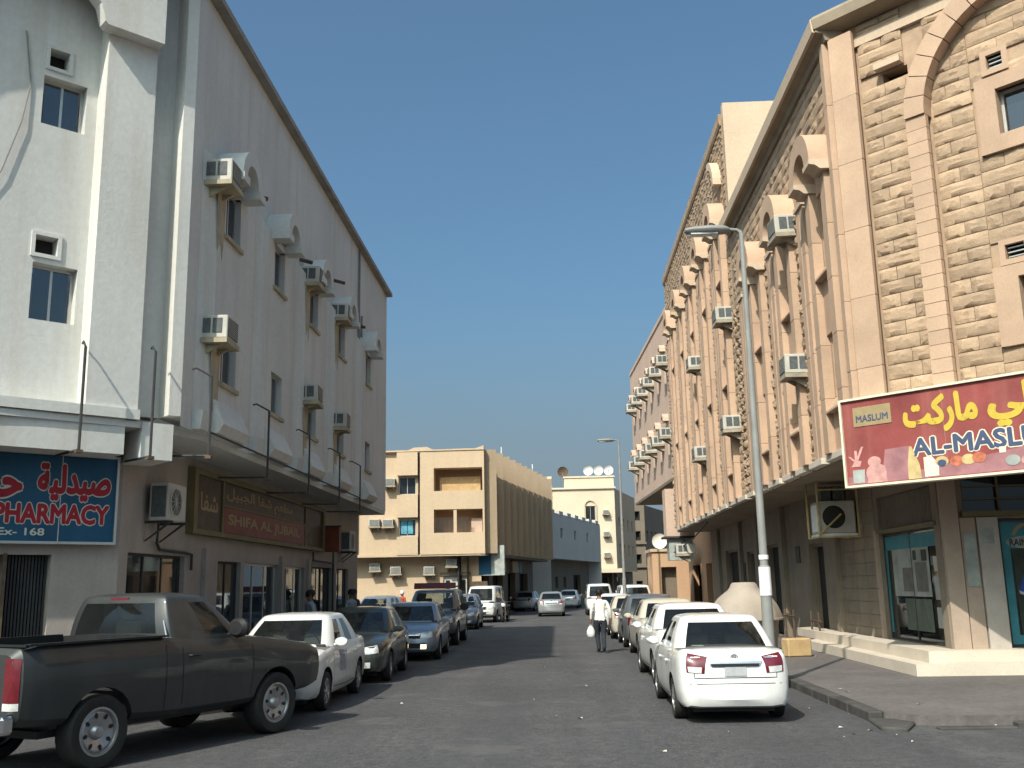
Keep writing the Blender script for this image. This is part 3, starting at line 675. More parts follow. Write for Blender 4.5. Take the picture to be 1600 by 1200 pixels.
MB().box(RC, .95, 1.47, -.08, .1, 11.56, 11.68).build('slot_lintel', 'cream', RB); MB().box(RC, 1.0, 1.5, -.5, -.44, 11.3, 11.6).build('dark_room', 'dark_in', RB)
inside = lambda u, z: (z < 10.3 and 1.85 < u < 5.65) or (z >= 10.3 and math.hypot(u - 3.75, z - 10.3) < 1.9)
def sk1(u, z, w, h):
    if z > 10.2 and 1.86 < math.hypot(u - 3.75, z - 10.3) < 2.32: return True
    if inside(u, z): return True
    return .95 < u + w / 2 and u - w / 2 < 1.52 and 11.28 < z < 11.7
def sk2(u, z, w, h):
    if not inside(u, z): return True
    lo_, hi_ = u - w / 2, u + w / 2
    return (hi_ > 2.72 and lo_ < 4.55 and 9.22 < z < 10.6) or (hi_ > 2.66 and lo_ < 4.55 and 5.74 < z < 7.1) or (hi_ > 2.87 and lo_ < 3.3 and (10.7 < z < 11.12 or 7.16 < z < 7.6))
field(RC, .56, 1.46, 4.42, 12.75, -.12, sk1, lo=.6, hi=.95)
field(RC, 1.86, 4.9, 10.3, 12.75, -.12, sk1)
field(RC, 1.86, 2.62, 4.42, 10.3, -.14, sk2, lo=.5, hi=.8)
field(RC, 2.62, 4.7, 4.42, 12.2, -.14, sk2)
field(RC, 1.9, 2.62, 10.3, 12.0, -.14, sk2)
camp = Vector((0, 0, 1.88))
stones.sort(key=lambda s: -(s[3] * s[4] / (s[0].P(s[1], 0, s[2]) - camp).length_squared))
for s in stones[:295]:
    o = link('stone', random.choice(STME), RB); o.matrix_basis = smat(s)
rest = MB()
for s in stones[295:]:
    M_ = smat(s); src = random.choice(STM); rest.add([M_ @ Vector(v) for v in src.v], src.f)
if rest.v: tag(rest.build('stone_course', 'stone', RB), kind='stuff')
# cornice, parapets, upper block
MB().uprism(RS, [(-.3, 12.6), (.08, 12.6), (.12, 12.75), (.3, 12.8), (.33, 13.05), (.3, 13.12), (-.3, 13.12)], 18.57, SPLIT).build('cornice', 'soffit', RB)
MB().uprism(RS, [(.27, 12.78), (.335, 12.785), (.36, 13.06), (.27, 13.135)], 18.57, SPLIT).build('cornice_lip', 'cream', RB)
MB().uprism(RC, [(-.3, 12.9), (-.12, 12.78), (.06, 12.8), (.3, 12.85), (.33, 13.05), (.3, 13.12), (-.3, 13.12)], -.13, 9).build('cornice', 'soffit', RB)
MB().box(WORLD, 5.802, 16, SPLIT - .05, SPLIT + .25, 12.0, 17.25).build('gable_wall', 'cream', RB)
MB().uprism(RS, [(-.3, 16.6), (.06, 16.6), (.1, 16.7), (.1, 17.0), (-.3, 17.0)], SPLIT + .26, YE).build('parapet', 'stone', RB)
MB().arch(RS, SPLIT + 2.0, 14.8, .9, 1.15, .0, .3, 90, 180, 8).build('arch_band', 'cream', RB)
MB().plan([(5.85, 18.75), (12, 12.6), (20, 12.6), (20, 48), (5.85, 48)], 12.3, 12.5).build('roof', 'cream', RB)
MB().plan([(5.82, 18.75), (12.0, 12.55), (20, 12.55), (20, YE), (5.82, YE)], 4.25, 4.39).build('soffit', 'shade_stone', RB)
u = 19.6
while u < 47:
    L_ = random.uniform(.9, 1.5)
    MB().box(RS, u, u + L_, -.2, .16, 4.27, 4.41).build('sunlit_ledge_dash', 'marble', RB, bevel=.01); u += L_ + random.uniform(.25, .4)  # pale pieces with gaps imitate sunlit dashes between the pilaster shadows
MB().box(WORLD, 5.8, 18, YE - .3, YE, 4.4, 16.7).build('end_wall', 'rose', RB)
# ground floor walls: street side and market front
MT['pier_brown'] = mat('brown_pier_stone', (.40, .31, .24), .8, .1, 2); MT['pier_pale'] = mat('pale_pier_stone', (.46, .41, .36), .8, .12, 2)
gh2 = [(20.0, 23.4, .56, 2.88), (20.0, 23.35, 2.97, 3.7), (28.3, 29.9, .13, 2.9), (34.0, 36.0, .13, 3.1), (38.2, 39.6, .5, 3.0), (41.6, 44.6, .13, 3.2)]
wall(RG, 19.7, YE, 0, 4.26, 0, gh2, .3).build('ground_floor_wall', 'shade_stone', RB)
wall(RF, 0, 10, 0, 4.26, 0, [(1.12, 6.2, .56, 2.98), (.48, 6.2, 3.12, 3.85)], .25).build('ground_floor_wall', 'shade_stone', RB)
for j in range(14):                                                  # slabs of the stone cladding, street side
    for k in range(4):
        u0 = 23.6 + k * .86
        if j * .3 + .15 > 4.1: continue
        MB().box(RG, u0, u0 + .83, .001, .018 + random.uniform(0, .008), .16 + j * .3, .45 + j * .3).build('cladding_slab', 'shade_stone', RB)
MB().box(RF, .02, .34, .002, .10, .552, 4.2).build('pier', 'pier_brown', RB); MB().box(RF, .37, .66, .002, .06, .552, 3.0).build('pier', 'pier_brown', RB); MB().box(RF, .69, 1.08, .002, .085, .552, 3.0).build('pier', 'pier_pale', RB)
MB().plan([(6.8, 19.25), (18, 19.0), (18, 19.7), (7.4, 19.7), (7.4, 30), (6.8, 29.5)], .34, .55).build('step', 'marble', RB)
MB().plan([(6.45, 18.95), (18, 18.6), (18, 19.6), (7.3, 19.6), (7.3, 28.0), (6.45, 27.2)], .13, .338).build('step', 'marble', RB)
# ------------------------------------------------------------------ market front on the right
w1 = window(RB, RG, 20.0, 23.4, .56, 2.88, -.12, 2, 'shopglass', 'darkmetal', False)
MT['teal'] = mat('teal_poster', (.05, .22, .26), .6, .25, 1.5); MT['poster_pale'] = mat('pale_poster', (.34, .36, .33), .6, .3, 2.5); MT['poster_dark'] = mat('dark_poster', (.035, .045, .035), .6, .4, 3)
MT['poster_grey'] = mat('grey_poster', (.15, .15, .135), .6, .3, 4); MT['poster_green'] = mat('green_poster', (.11, .14, .11), .6, .3, 3); MT['can_blue'] = mat('can_blue', (.03, .07, .3), .4, .2, 9); MT['fruit'] = mat('fruit_print', (.5, .16, .09), .6, .4, 9)
MB().box(RG, 20.01, 23.39, -1.6, -1.55, .3, 2.95).build('dark_room', 'shop_in', w1)
MB().box(RG, 20.7, 22.9, -.104, -.098, 1.5, 2.5).build('poster', 'poster_pale', w1); MB().box(RG, 20.1, 23.3, -.104, -.098, 2.5, 2.8).build('poster', 'teal', w1)
MB().box(RG, 23.2, 23.34, -.104, -.098, .7, 2.5).build('poster', 'teal', w1); MB().box(RG, 20.75, 22.3, -.104, -.099, .8, 1.45).build('poster', 'poster_green', w1)
for a, b, c, e, m_ in ((20.85, 21.5, 1.6, 2.2, 'poster_grey'), (21.7, 22.3, 1.6, 2.1, 'poster_grey'), (20.06, 20.5, .9, 1.3, 'poster_pale'), (20.06, 20.5, 1.45, 1.9, 'poster_pale'), (20.06, 20.45, 2.0, 2.3, 'ac'), (20.8, 21.1, 2.22, 2.45, 'poster_dark'), (21.4, 21.6, 2.25, 2.45, 'poster_dark')):
    MB().box(RG, a, b, -.096, -.092, c, e).build('poster', m_, w1)
for i in range(3): MB().box(RG, 20.3 + i * .95, 20.9 + i * .95, -1.1, -.7, .57, 1.3 + .2 * i).build('shop_shelf', ('ac', 'dark_in', 'timber')[i], w1)
gv = MB().box(RG, 20.0, 23.35, -.2, -.16, 2.97, 3.7).build('ventilation_grille', 'dark_in', RB)
for i in range(35): MB().box(RG, 20.02 + i * .095, 20.07 + i * .095, -.15, -.08, 2.99, 3.68).build('slat', 'shade_stone', gv)
MB().box(RG, 19.85, 23.5, .002, .06, 2.885, 2.96).build('lintel', 'frame_ochre', RB); MB().box(RG, 23.42, 23.58, .002, .07, .35, 2.96).build('pier', 'pier_brown', RB)
w2 = window(RB, RF, 1.12, 6.2, .56, 2.98, -.1, 2, 'shopglass', 'darkmetal', False)
MB().box(RF, 1.13, 6.19, -1.5, -1.45, .5, 3.0).build('dark_room', 'shop_in', w2)
MB().box(RF, 1.18, 3.6, -.084, -.079, .6, .78).build('poster_border', 'teal', w2); MB().box(RF, 1.18, 1.33, -.084, -.079, .781, 2.4).build('poster_border', 'teal', w2)
MB().box(RF, 1.18, 3.6, -.084, -.079, 2.401, 2.9).build('poster_border', 'teal', w2)
MB().prism(RF, [(1.38, .79), (3.6, .79), (3.6, 2.395), (1.335, 2.395), (1.36, 2.2)], -.085, -.08).build('poster', 'poster_dark', w2)
cx, cz = 1.68, 2.52
MB().prism(RF, [(cx + .42 * math.cos(rad(a)), cz + .12 * math.sin(rad(a))) for a in range(0, 360, 15)], -.079, -.074).build('poster_badge', 'poster_pale', w2)
MB().arch(RF, cx, cz + .06, .24, .31, -.078, -.0735, 15, 165, 12).build('poster_badge', 'sign_gold', w2)
o = lettering('RAINBOW', RF, cx - .35, cx + .35, cz - .065, cz + .06, -.072, 'poster_dark', w2, .03); del o['bounds']
a_ = rad(68); ca, sa = math.cos(a_), math.sin(a_)
def rot(pts, c): return [(c[0] + x * ca - y * sa, c[1] + x * sa + y * ca) for x, y in pts]
CC = (1.66, 1.86)
MB().prism(RF, rot([(-.38, -.14), (.32, -.14), (.38, -.085), (.38, .085), (.32, .14), (-.38, .14)], CC), -.079, -.074).build('printed_can', 'can_blue', w2)
MB().prism(RF, rot([(-.38, -.11), (-.33, -.14), (-.33, .14), (-.38, .11)], CC), -.0735, -.071).build('printed_can_rim', 'alu', w2)
MB().prism(RF, rot([(-.1, -.10), (.16, -.10), (.16, .02), (-.1, .02)], CC), -.0735, -.071).build('printed_can_label', 'poster_grey', w2)
MB().prism(RF, [(1.5, .80), (1.8, .80), (1.84, 1.02), (1.78, 1.10), (1.52, 1.10), (1.46, 1.02)], -.079, -.074).build('printed_cup', 'sticker', w2)
MB().prism(RF, [(1.51, .83), (1.79, .83), (1.80, .90), (1.5, .90)], -.0735, -.071).build('printed_cup_band', 'teal', w2)
fr2 = MB()
for i in range(9): fr2.box(RF, .48 + i * .7, .52 + i * .7, -.1, -.05, 3.12, 3.85)
for z in (3.35, 3.6): fr2.box(RF, .48, 6.2, -.09, -.06, z, z + .03)
fr2.box(RF, .42, 6.3, .002, .12, 3.02, 3.12)
tw = fr2.build('transom_grid', 'frame_ochre', RB)
for i in range(8):
    for z in (3.125, 3.385, 3.635): MB().box(RF, .525 + i * .7, 1.175 + i * .7, -.14, -.12, z, z + .22).build('pane', 'shopglass', tw)
MB().box(RF, .48, 6.2, -.5, -.45, 3.12, 3.85).build('dark_room', 'dark_in', tw)
for a, b, c, e in ((.40, .63, 1.7, 2.7), (.72, .98, 2.5, 2.8)):
    MB().box(RF, a, b, .0865, .09, c, e).build('paper_notice', 'poster_pale', RB)
# doors and fittings of the shaded side wall
for a, b, c, e in gh2[2:]:
    o = MB().box(RG, a, b, -.3, -.25, c, e).build('door', 'dark_in', RB)
    MB().box(RG, a + .0, a + .08, -.24, -.1, c, e).box(RG, b - .08, b, -.24, -.1, c, e).box(RG, a + .08, b - .08, -.24, -.1, e - .08, e).build('door_frame', 'shade_stone', o)
for y in (26.8, 33.0, 37.0, 40.6, 46.0):
    MB().box(RG, y - .2, y + .2, .002, .14, .13, 4.2).build('pier', 'shade_stone', RB)
for y, a, b, m_ in ((36.6, 1.6, 2.4, 'poster_pale'), (37.7, .9, 1.7, 'teal'), (40.0, 1.2, 2.6, 'poster_dark'), (31.0, 2.4, 2.9, 'poster_dark')):
    MB().box(RG, y, y + .5, .002, .03, a, b).build('notice_board', m_, RB)
# fascia sign over the corner
ms = thing('market_sign', 'faded red market sign with yellow and blue lettering on the sandstone corner', 'sign', tuple(RC.P(2, .2, 3.6)), world=True)
MT['faded_red'] = mat('faded_red', (.26, .062, .055), .6, .25, 1.1, streak=.45, stain=(.40, .16, .13)); MT['letter_yellow'] = mat('letter_yellow', (.58, .42, .06), .5, .1, 8); MT['letter_blue'] = mat('letter_blue', (.07, .09, .16), .5, .15, 8); MT['sign_edge'] = mat('sign_edge', (.74, .68, .52), .5, .08, 6)
MT['faded_pink'] = mat('faded_pink', (.55, .30, .27), .7, .25, 6); MT['faded_straw'] = mat('faded_straw', (.55, .42, .2), .7, .2, 8); MT['faded_mauve'] = mat('faded_mauve', (.34, .16, .17), .7, .25, 3)
U0, U1, Z0, Z1, D = -.32, 5.6, 3.54, 5.2, .2
MB().box(RC, U0 + .04, U1, .02, D, Z0 + .04, Z1 - .04).build('board', 'faded_red', ms)
e_ = MB().box(RC, U0, U1, 0, D + .05, Z1 - .04, Z1).box(RC, U0, U1, 0, D + .05, Z0, Z0 + .04).box(RC, U0, U0 + .04, 0, D + .05, Z0 + .04, Z1 - .04); e_.build('frame', 'sign_edge', ms)
MB().box(RC, -.06, .68, D, D + .012, 4.66, 5.02).build('name_plate', 'sign_gold', ms)
o = lettering('MASLUM', RC, .0, .62, 4.74, 4.86, D + .016, 'letter_blue', ms, .02); del o['bounds']
o = lettering(shape('ماركت'), RC, .92, 2.2, 4.4, 5.02, D + .006, 'letter_yellow', ms, .05); del o['bounds']
o = lettering(shape('المصلي'), RC, 2.42, 4.6, 4.36, 5.04, D + .006, 'letter_yellow', ms, .05); del o['bounds']
outlined('AL-MASLUM', RC, 1.02, 3.55, 4.0, 4.30, D, 'letter_blue', 'sign_edge', ms, .035, .085)
pr_ = lambda pts, d, m_: MB().prism(RC, pts, D + .002, D + .004 + d).build('printed_picture', m_, ms)
circ = lambda cx, cz, rx, rz, n=14: [(cx + rx * math.cos(2 * math.pi * i / n), cz + rz * math.sin(2 * math.pi * i / n)) for i in range(n)]
pr_([(-.26, 3.6), (5.4, 3.6), (5.4, 3.95), (3, 3.98), (.9, 3.72), (.7, 3.78), (-.26, 3.74)], 0, 'faded_mauve')
pr_([(.42, 3.76), (.95, 3.72), (.98, 4.2), (.5, 4.18)], .001, 'faded_mauve')
pr_(circ(.3, 3.78, .2, .17), .004, 'faded_pink'); pr_(circ(.28, 3.98, .13, .1), .006, 'faded_pink'); pr_([(.12, 3.6), (.5, 3.6), (.47, 3.9), (.16, 3.9)], .005, 'faded_pink')
pr_([(-.16, 3.62), (.06, 3.62), (.08, 3.86), (-.16, 3.86)], .003, 'poster_pale'); pr_([(-.18, 3.92), (0, 3.92), (.03, 4.02), (-.1, 4.04)], .004, 'faded_pink')
for q in ((-.24, 4.12), (-.1, 4.22), (.04, 4.28)): pr_([(-.1, 4.0), (-.05, 4.0), (q[0] + .05, q[1]), (q[0], q[1])], .003, 'faded_pink')
pr_([(.9, 3.6), (1.14, 3.6), (1.12, 3.85), (1.0, 4.18), (.96, 4.18), (.9, 3.85)], .005, 'faded_straw')
pr_([(1.2, 3.62), (1.45, 3.62), (1.46, 3.82), (1.34, 3.98), (1.2, 3.96)], .005, 'sign_edge'); pr_(circ(1.52, 3.86, .12, .09), .006, 'faded_straw'); pr_(circ(1.52, 3.83, .08, .06), .008, 'letter_blue')
for i, (x, z, m_) in enumerate(((1.78, 3.84, 'fruit'), (1.98, 3.85, 'faded_straw'), (2.16, 3.86, 'fruit'), (2.7, 3.76, 'poster_pale'), (2.95, 3.74, 'faded_pink'))): pr_(circ(x, z, .12, .09), .004 + .001 * i, m_)
pr_([(2.5, 3.9), (2.6, 3.9), (2.62, 4.0), (2.5, 4.0)], .005, 'sign_edge'); pr_([(3.0, 3.64), (3.3, 3.64), (3.3, 3.84), (3.0, 3.84)], .006, 'ac'); pr_([(3.4, 3.64), (3.9, 3.64), (3.9, 3.92), (3.4, 3.92)], .006, 'poster_pale')
for u in (1.62, 3.6): MB().box(RC, u - .005, u + .005, D + .0002, D + .0016, Z0 + .05, Z1 - .05).build('panel_joint', 'faded_mauve', ms)
for u in (-.2, 2.0, 4.2):
    MB().tube([RC.P(u, .02, 3.7), RC.P(u, -.9, 4.35)], .03, 6).build('stay', 'yellowpipe', ms)
# desert cooler hanging under the soffit in a pipe cradle
cl = thing('desert_cooler', 'big grey box cooler with round fan mouth hanging under the sandstone overhang', 'air cooler', (6.9, 25.1, 2.95), world=True)
MB().box(WORLD, 6.46, 7.32, 24.75, 25.65, 2.98, 3.78).build('casing', 'ac', cl, bevel=.03)
MB().box(WORLD, 6.44, 7.34, 24.73, 25.67, 2.93, 2.98).build('tray', 'sticker', cl); MB().box(WORLD, 6.445, 6.46, 24.85, 25.55, 3.05, 3.7).build('louvre_panel', 'sticker', cl)
MB().lathe((6.78, 24.735, 3.38), [(.29, .0), (.31, -.03), (.28, -.03)], 24, 'y').build('fan_ring', 'ac', cl, smooth=True); MB().lathe((6.78, 24.73, 3.38), [(.001, 0), (.285, 0)], 24, 'y').build('fan_mouth', 'dark_in', cl)
cr = thing('pipe_cradle', 'yellowed pipe cradle that holds the box cooler', 'frame', (6.9, 25.1, 4.25), world=True)
for x, y in ((6.4, 24.68), (7.36, 24.68), (6.4, 25.72), (7.36, 25.72)):
    MB().tube([(x, y, 2.9), (x, y, 4.24)], .03, 7).build('post', 'yellowpipe', cr)
for a, b in (((6.4, 24.68, 4.05), (7.36, 24.68, 4.05)), ((6.4, 24.68, 2.9), (7.36, 24.68, 2.9)), ((6.4, 24.68, 2.9), (6.4, 25.72, 2.9)), ((7.36, 24.68, 3.0), (7.5, 24.3, 3.7)), ((6.4, 24.68, 2.95), (6.95, 24.68, 3.45))):
    MB().tube([a, b], .025, 6).build('rail', 'yellowpipe', cr)
for x in (6.55, 6.85):
    MB().box(WORLD, x, x + .24, 24.9, 25.3, 3.8, 4.15).build('junction_box', 'ac_dark', cr)
gr_ = 'window air conditioners on the sandstone building'
for u, z, lb in ((22.45, 9.75, 'grey air conditioner tucked under the second arched hood of the sandstone facade'), (22.4, 6.4, 'pale air conditioner in the lower row, second bay from the sandstone corner'), (31.1, 10.0, 'air conditioner behind the near lamp pole, upper of the two'), (30.9, 6.45, 'air conditioner behind the near lamp pole, lower of the two'), (37.9, 9.95, 'small air conditioner far along the sandstone facade, upper one'), (37.6, 6.4, 'small air conditioner far along the sandstone facade, lower one')):
    place_ac(RS, u, z, lb, gr_, -.08)
# water tank, block and clutter on the pavement
tk = thing('water_tank', 'dusty pale domed water tank with a short neck on the pavement', 'water tank', (4.72, 26.0, .13)); tk.scale = (1.12, 1.12, .93)
MB().lathe((0, 0, 0), [(.001, .05), (.62, .05), (.66, .12), (.70, .7), (.73, .86)], 32).build('lower_shell', 'grp', tk, smooth=True)
dm = MB(); prof = [(.80, .86), (.80, .93), (.76, 1.08), (.70, 1.25), (.60, 1.42), (.47, 1.55), (.37, 1.64), (.32, 1.72), (.29, 1.80), (.25, 1.85), (.001, 1.86)]
dm.lathe((0, 0, 0), prof, 64)
for k, (x, y, z) in enumerate(dm.v):                                 # eight broad moulded lobes
    a = math.atan2(y, x); r_ = math.hypot(x, y); q = 1 + .045 * max(0, min(1, (1.66 - z) / .3)) * (abs(math.cos(4 * a + .6)) - .5)
    dm.v[k] = (x * q, y * q, z)
dm.build('dome', 'grp', tk, smooth=True)
MB().lathe((0, 0, 0), [(.80, .85), (.84, .86), (.84, .91), (.80, .92)], 40).build('flange', 'grp', tk, smooth=True)
kb = MB().box(WORLD, -.3, .3, -.18, .18, 0, .42).build('stone_block', 'timber', bevel=.03); kb.location = (5.55, 24.3, .13); kb.rotation_euler = (0, 0, .25)
tag(kb, 'yellowish sandstone block lying beside the domed tank', 'block')
fn_ = thing('pipe_railing', 'low rusty pipe railing beyond the domed tank by the shaded wall', 'railing', (6.9, 29, .13), world=True)
for y in (27.4, 28.2, 30.3, 31.4, 32.6): MB().tube([(6.9, y, .13), (6.9, y, 1.05)], .03, 6).build('post', 'rust', fn_)
MB().tube([(6.9, 27.2, .8), (6.9, 28.3, .8)], .025, 6).build('rail', 'rust', fn_); MB().tube([(6.9, 30.2, .85), (6.9, 32.8, .85)], .025, 6).build('rail', 'rust', fn_)

# ------------------------------------------------------------------ street lamps
def lamp(x, y, h, label, wrap=False):
    t = thing('street_lamp', label, 'street lamp', (x, y, .13), group='street lamps on the right kerb')
    MB().tube([(0, 0, 0), (0, 0, 2.0), (0, 0, 2.02), (0, 0, h - .06), (-.02, 0, h + .0), (-.08, 0, h + .04), (-.24, 0, h + .06)], [.105, .095, .074, .045, .038, .032, .028], 12).build('pole', 'polegrey', t, smooth=True)
    hd = MB().lathe((0, 0, 0), [(.001, -.85), (.06, -.83), (.10, -.70), (.125, -.35), (.10, -.08), (.05, 0), (.001, .0)], 14, 'x')
    hd.v = [(a - .22, b * 1.25, c * .75 + h + .05) for a, b, c in hd.v]
    o = hd.build('lamp_head', 'polegrey', t, smooth=True)
    MB().box(WORLD, -.95, -.45, -.09, .09, h - .04, h - .02).build('lens', 'clear_lens', o)
    MB().lathe((0, 0, 0), [(.22, 0), (.22, .03), (.13, .03)], 10).build('base_plate', 'polegrey', t)
    if wrap:
        MB().lathe((0, 0, 0), [(.104, 1.5), (.107, 1.5), (.104, 1.99), (.102, 1.99)], 16).build('poster_wrap', 'sticker', t, smooth=True)
        MB().lathe((0, 0, 0), [(.086, 2.12), (.087, 2.2)], 16).build('tape_band', 'sticker', t, smooth=True)
    return t
lamp(3.6 + .85, 17.9, 8.2, 'near grey street lamp with a white sticker, in front of the domed tank', True).location.x = 3.63
lamp(3.2, 49, 8.7, 'far thin street lamp rising behind the row of parked white cars')
# ================================================================== FAR BUILDINGS
# tan flats across the side street
TF = Fr((-4.45, 62, 0), (-1, 0, 0), (0, -1, 0))                     # u to the left of its corner
tdir = Vector((3.7, 20.3, 0)).normalized(); TS = Fr((-4.45, 62.0, 0), tdir, (tdir.y, -tdir.x, 0))
TB = thing('tan_flats', 'three storey tan block of flats with deep balconies facing the junction', 'building', (-9, 66, 0), world=True)
bal = [(.12, 3.18, 7.8, 9.25), (.12, 3.18, 5.2, 6.65)]
wn = [(4.35, 5.45, 7.65, 8.75), (4.35, 5.45, 5.05, 6.1)]
wall(TF, 0, 4.05, 3.88, 10.35, 0, bal, 1.3).build('wall', 'tan', TB)
wall(TF, 4.2, 8.2, 3.95, 10.3, -.25, wn, .22).build('wall', 'tan', TB)
wall(TF, 8.2, 14, 3.9, 10.3, -.4, [(8.55, 9.2, 6.0, 7.0)], .2).build('wall', 'tan', TB)
MB().box(TF, 4.03, 4.22, -.7, -.42, 3.9, 10.3).build('recess', 'tan_dark', TB)
for d_, z0, z1 in ((.18, 8.82, 10.28), (.06, 6.2, 7.6), (.06, 3.95, 5.0)): MB().box(TF, 4.18, 5.5, -.25, d_, z0, z1).build('spandrel', 'tan', TB)
for o in wn: window(TB, TF, *o, -.42, 2)
for a, b, c, e in bal:
    MB().box(TF, a - .1, b + .1, -1.4, -1.3, c - .2, e + .2).build('balcony_wall', 'orange_wall', TB)
    MB().box(TF, a, b, -1.3, .0 - .001, c - .12, c - .002).build('balcony_floor', 'tan', TB)
MB().box(TF, .3, 2.9, -.9, -.86, 7.8, 8.75).build('balcony_screen', 'timber', TB); MB().box(TF, .2, .9, -.7, -.66, 5.2, 6.1).build('balcony_screen', 'rose', TB)
for i in range(26): MB().box(TF, 1.0 + i * .082, 1.03 + i * .082, -.1, -.07, 5.2, 6.15).build('railing_bar', 'darkmetal', TB)
MB().box(TF, 1.75, 1.95, -.12, -.04, 5.2, 6.6).build('balcony_post', 'tan', TB)
MB().prism(TF, [(0, 10.35), (14, 10.3), (14, 10.42), (4.8, 10.42), (4.4, 10.58), (3.6, 10.6), (3.2, 10.42), (.5, 10.45), (0, 10.62)], -.4, .06).build('parapet', 'tan', TB)
wall(TF, .35, 14, 0, 3.9, -1.2, [(1.2, 2.75, .15, 2.6)], .2).build('ground_floor_wall', 'tan', TB)
MB().box(TF, -.0, 14, -1.25, -.05, 3.78, 3.88).build('soffit', 'tan', TB)
MB().box(TF, 1.0, 2.95, -1.2, -1.1, 2.6, 2.8).build('door_lintel', 'tan_dark', TB)
d_ = MB().box(TF, 1.25, 2.7, -1.38, -1.33, .15, 2.6).build('door', 'ac', TB)
for k in range(2): MB().box(TF, 1.35 + k * 1.0, 1.65 + k * .95, -1.32, -1.3, 1.0, 2.3).build('door_panel', 'win', d_)
# side along the street: canted fins, set closer than real to shorten their sunlit tops
LEN = 20.6
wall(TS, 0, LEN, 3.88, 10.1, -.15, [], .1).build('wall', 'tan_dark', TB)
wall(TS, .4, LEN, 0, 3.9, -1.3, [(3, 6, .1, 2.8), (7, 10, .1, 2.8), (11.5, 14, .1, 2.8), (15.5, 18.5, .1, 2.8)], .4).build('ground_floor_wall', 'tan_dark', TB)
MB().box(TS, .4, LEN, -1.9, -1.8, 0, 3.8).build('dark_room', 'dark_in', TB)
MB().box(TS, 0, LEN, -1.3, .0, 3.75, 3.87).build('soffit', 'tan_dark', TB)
for i in range(11):
    u = .5 + i * 1.9
    if u > LEN - .4: break
    P = TS.P
    MB().add([P(u, -.15, 3.9), P(u + .3, .6, 3.9), P(u + .55, -.15, 3.9), P(u, -.15, 10.42), P(u + .3, .6, 10.42), P(u + .55, -.15, 10.42)], [(0, 1, 2), (3, 5, 4), (0, 1, 4, 3), (1, 2, 5, 4), (2, 0, 3, 5)]).build('fin', 'tan_fin', TB)
    for z0 in (4.9, 7.7):
        MB().box(TS, u + .8, u + 1.5, -.149, -.12, z0, z0 + 1.3).build('window', 'win', TB)
MB().plan([tuple(TF.P(14, -.3, 0))[:2], tuple(TF.P(.05, -.3, 0))[:2], tuple(TS.P(LEN, -.3, 0))[:2], (-14, 86)], 10.0, 10.2).build('roof', 'tan', TB)
gt = 'window air conditioners on the tan flats'
for u, z, d, lb in ((5.95, 8.15, -.25, 'left of the top floor window'), (6.0, 5.6, -.25, 'just left of the blue curtained window'), (6.9, 5.62, -.25, 'second to the left of the blue curtained window'),
                 (7.0, 2.95, -1.2, 'at street level, farthest left'), (5.7, 2.7, -1.2, 'at street level above the white hatchback'), (3.6, 2.65, -1.2, 'at street level, left of the doorway'), (2.2, 3.1, -1.2, 'right above the doorway')):
    place_ac(TF, u, z, 'small air conditioner of the tan flats ' + lb, gt, d)
tag(MB().box(TF, 4.55, 5.3, -.405, -.395, 5.2, 6.05).build('curtain', mat('blue_curtain', (.1, .3, .4), .8, .3, 4), TB))
tag(MB().tube([TF.P(8.0, -.2, 4.0), TF.P(8.0, -.2, 7.4)], .05, 6).build('drain_pipe', 'rust'), 'rusty downpipe on the sunny tan flats, by the white building corner', 'pipe')
for u, lb in ((4.1, 'nearer'), (14.8, 'farther')):
    tag(MB().tube([TS.P(u * 1.0 + 3.2, -.6, 10.1), TS.P(u + 3.2, -.6, 11.5)], .035, 5).build('roof_pole', 'dish'), 'white pole on the tan flats roof, the %s of the two' % lb, 'pole', 'white poles on the tan flats roof')
sb = thing('shop_sign', 'tall pale sign board sticking out at the corner of the tan flats', 'sign', tuple(TS.P(1.2, .4, 2.6)), world=True)
MB().box(TS, 1.1, 1.3, -.9, .95, 2.55, 4.4).build('board', 'poster_pale', sb); MB().box(TS, 1.09, 1.095, -.85, .1, 2.6, 4.3).build('dark_panel', 'sign_blue', sb)
o = MB().box(TF, -.05, .9, -1.4, -.9, 0, 2.2).build('street_cabinet', 'rust'); tag(o, 'rusty brown cabinet at the foot of the tan flats corner, behind the white van', 'cabinet')
for i, (u, m_) in enumerate(((9.0, 'ochre'), (12.4, 'tan'), (14.6, 'teal'))):
    s_ = thing('shop_sign', ('dim rounded shop sign under the shaded tan fins', 'wide dim shop sign under the shaded tan fins', 'greenish shop sign at the far end of the tan flats')[i], 'sign', tuple(TS.P(u, -1.2, 2.9)), world=True, group='shop signs under the tan flats')
    MB().box(TS, u, u + (1.2, 2.0, 1.0)[i], -1.28, -1.1, 2.85, 3.65).build('board', m_, s_); MB().box(TS, u - .04, u + (1.24, 2.04, 1.04)[i], -1.29, -1.15, 3.65, 3.7).build('frame', 'darkmetal', s_)

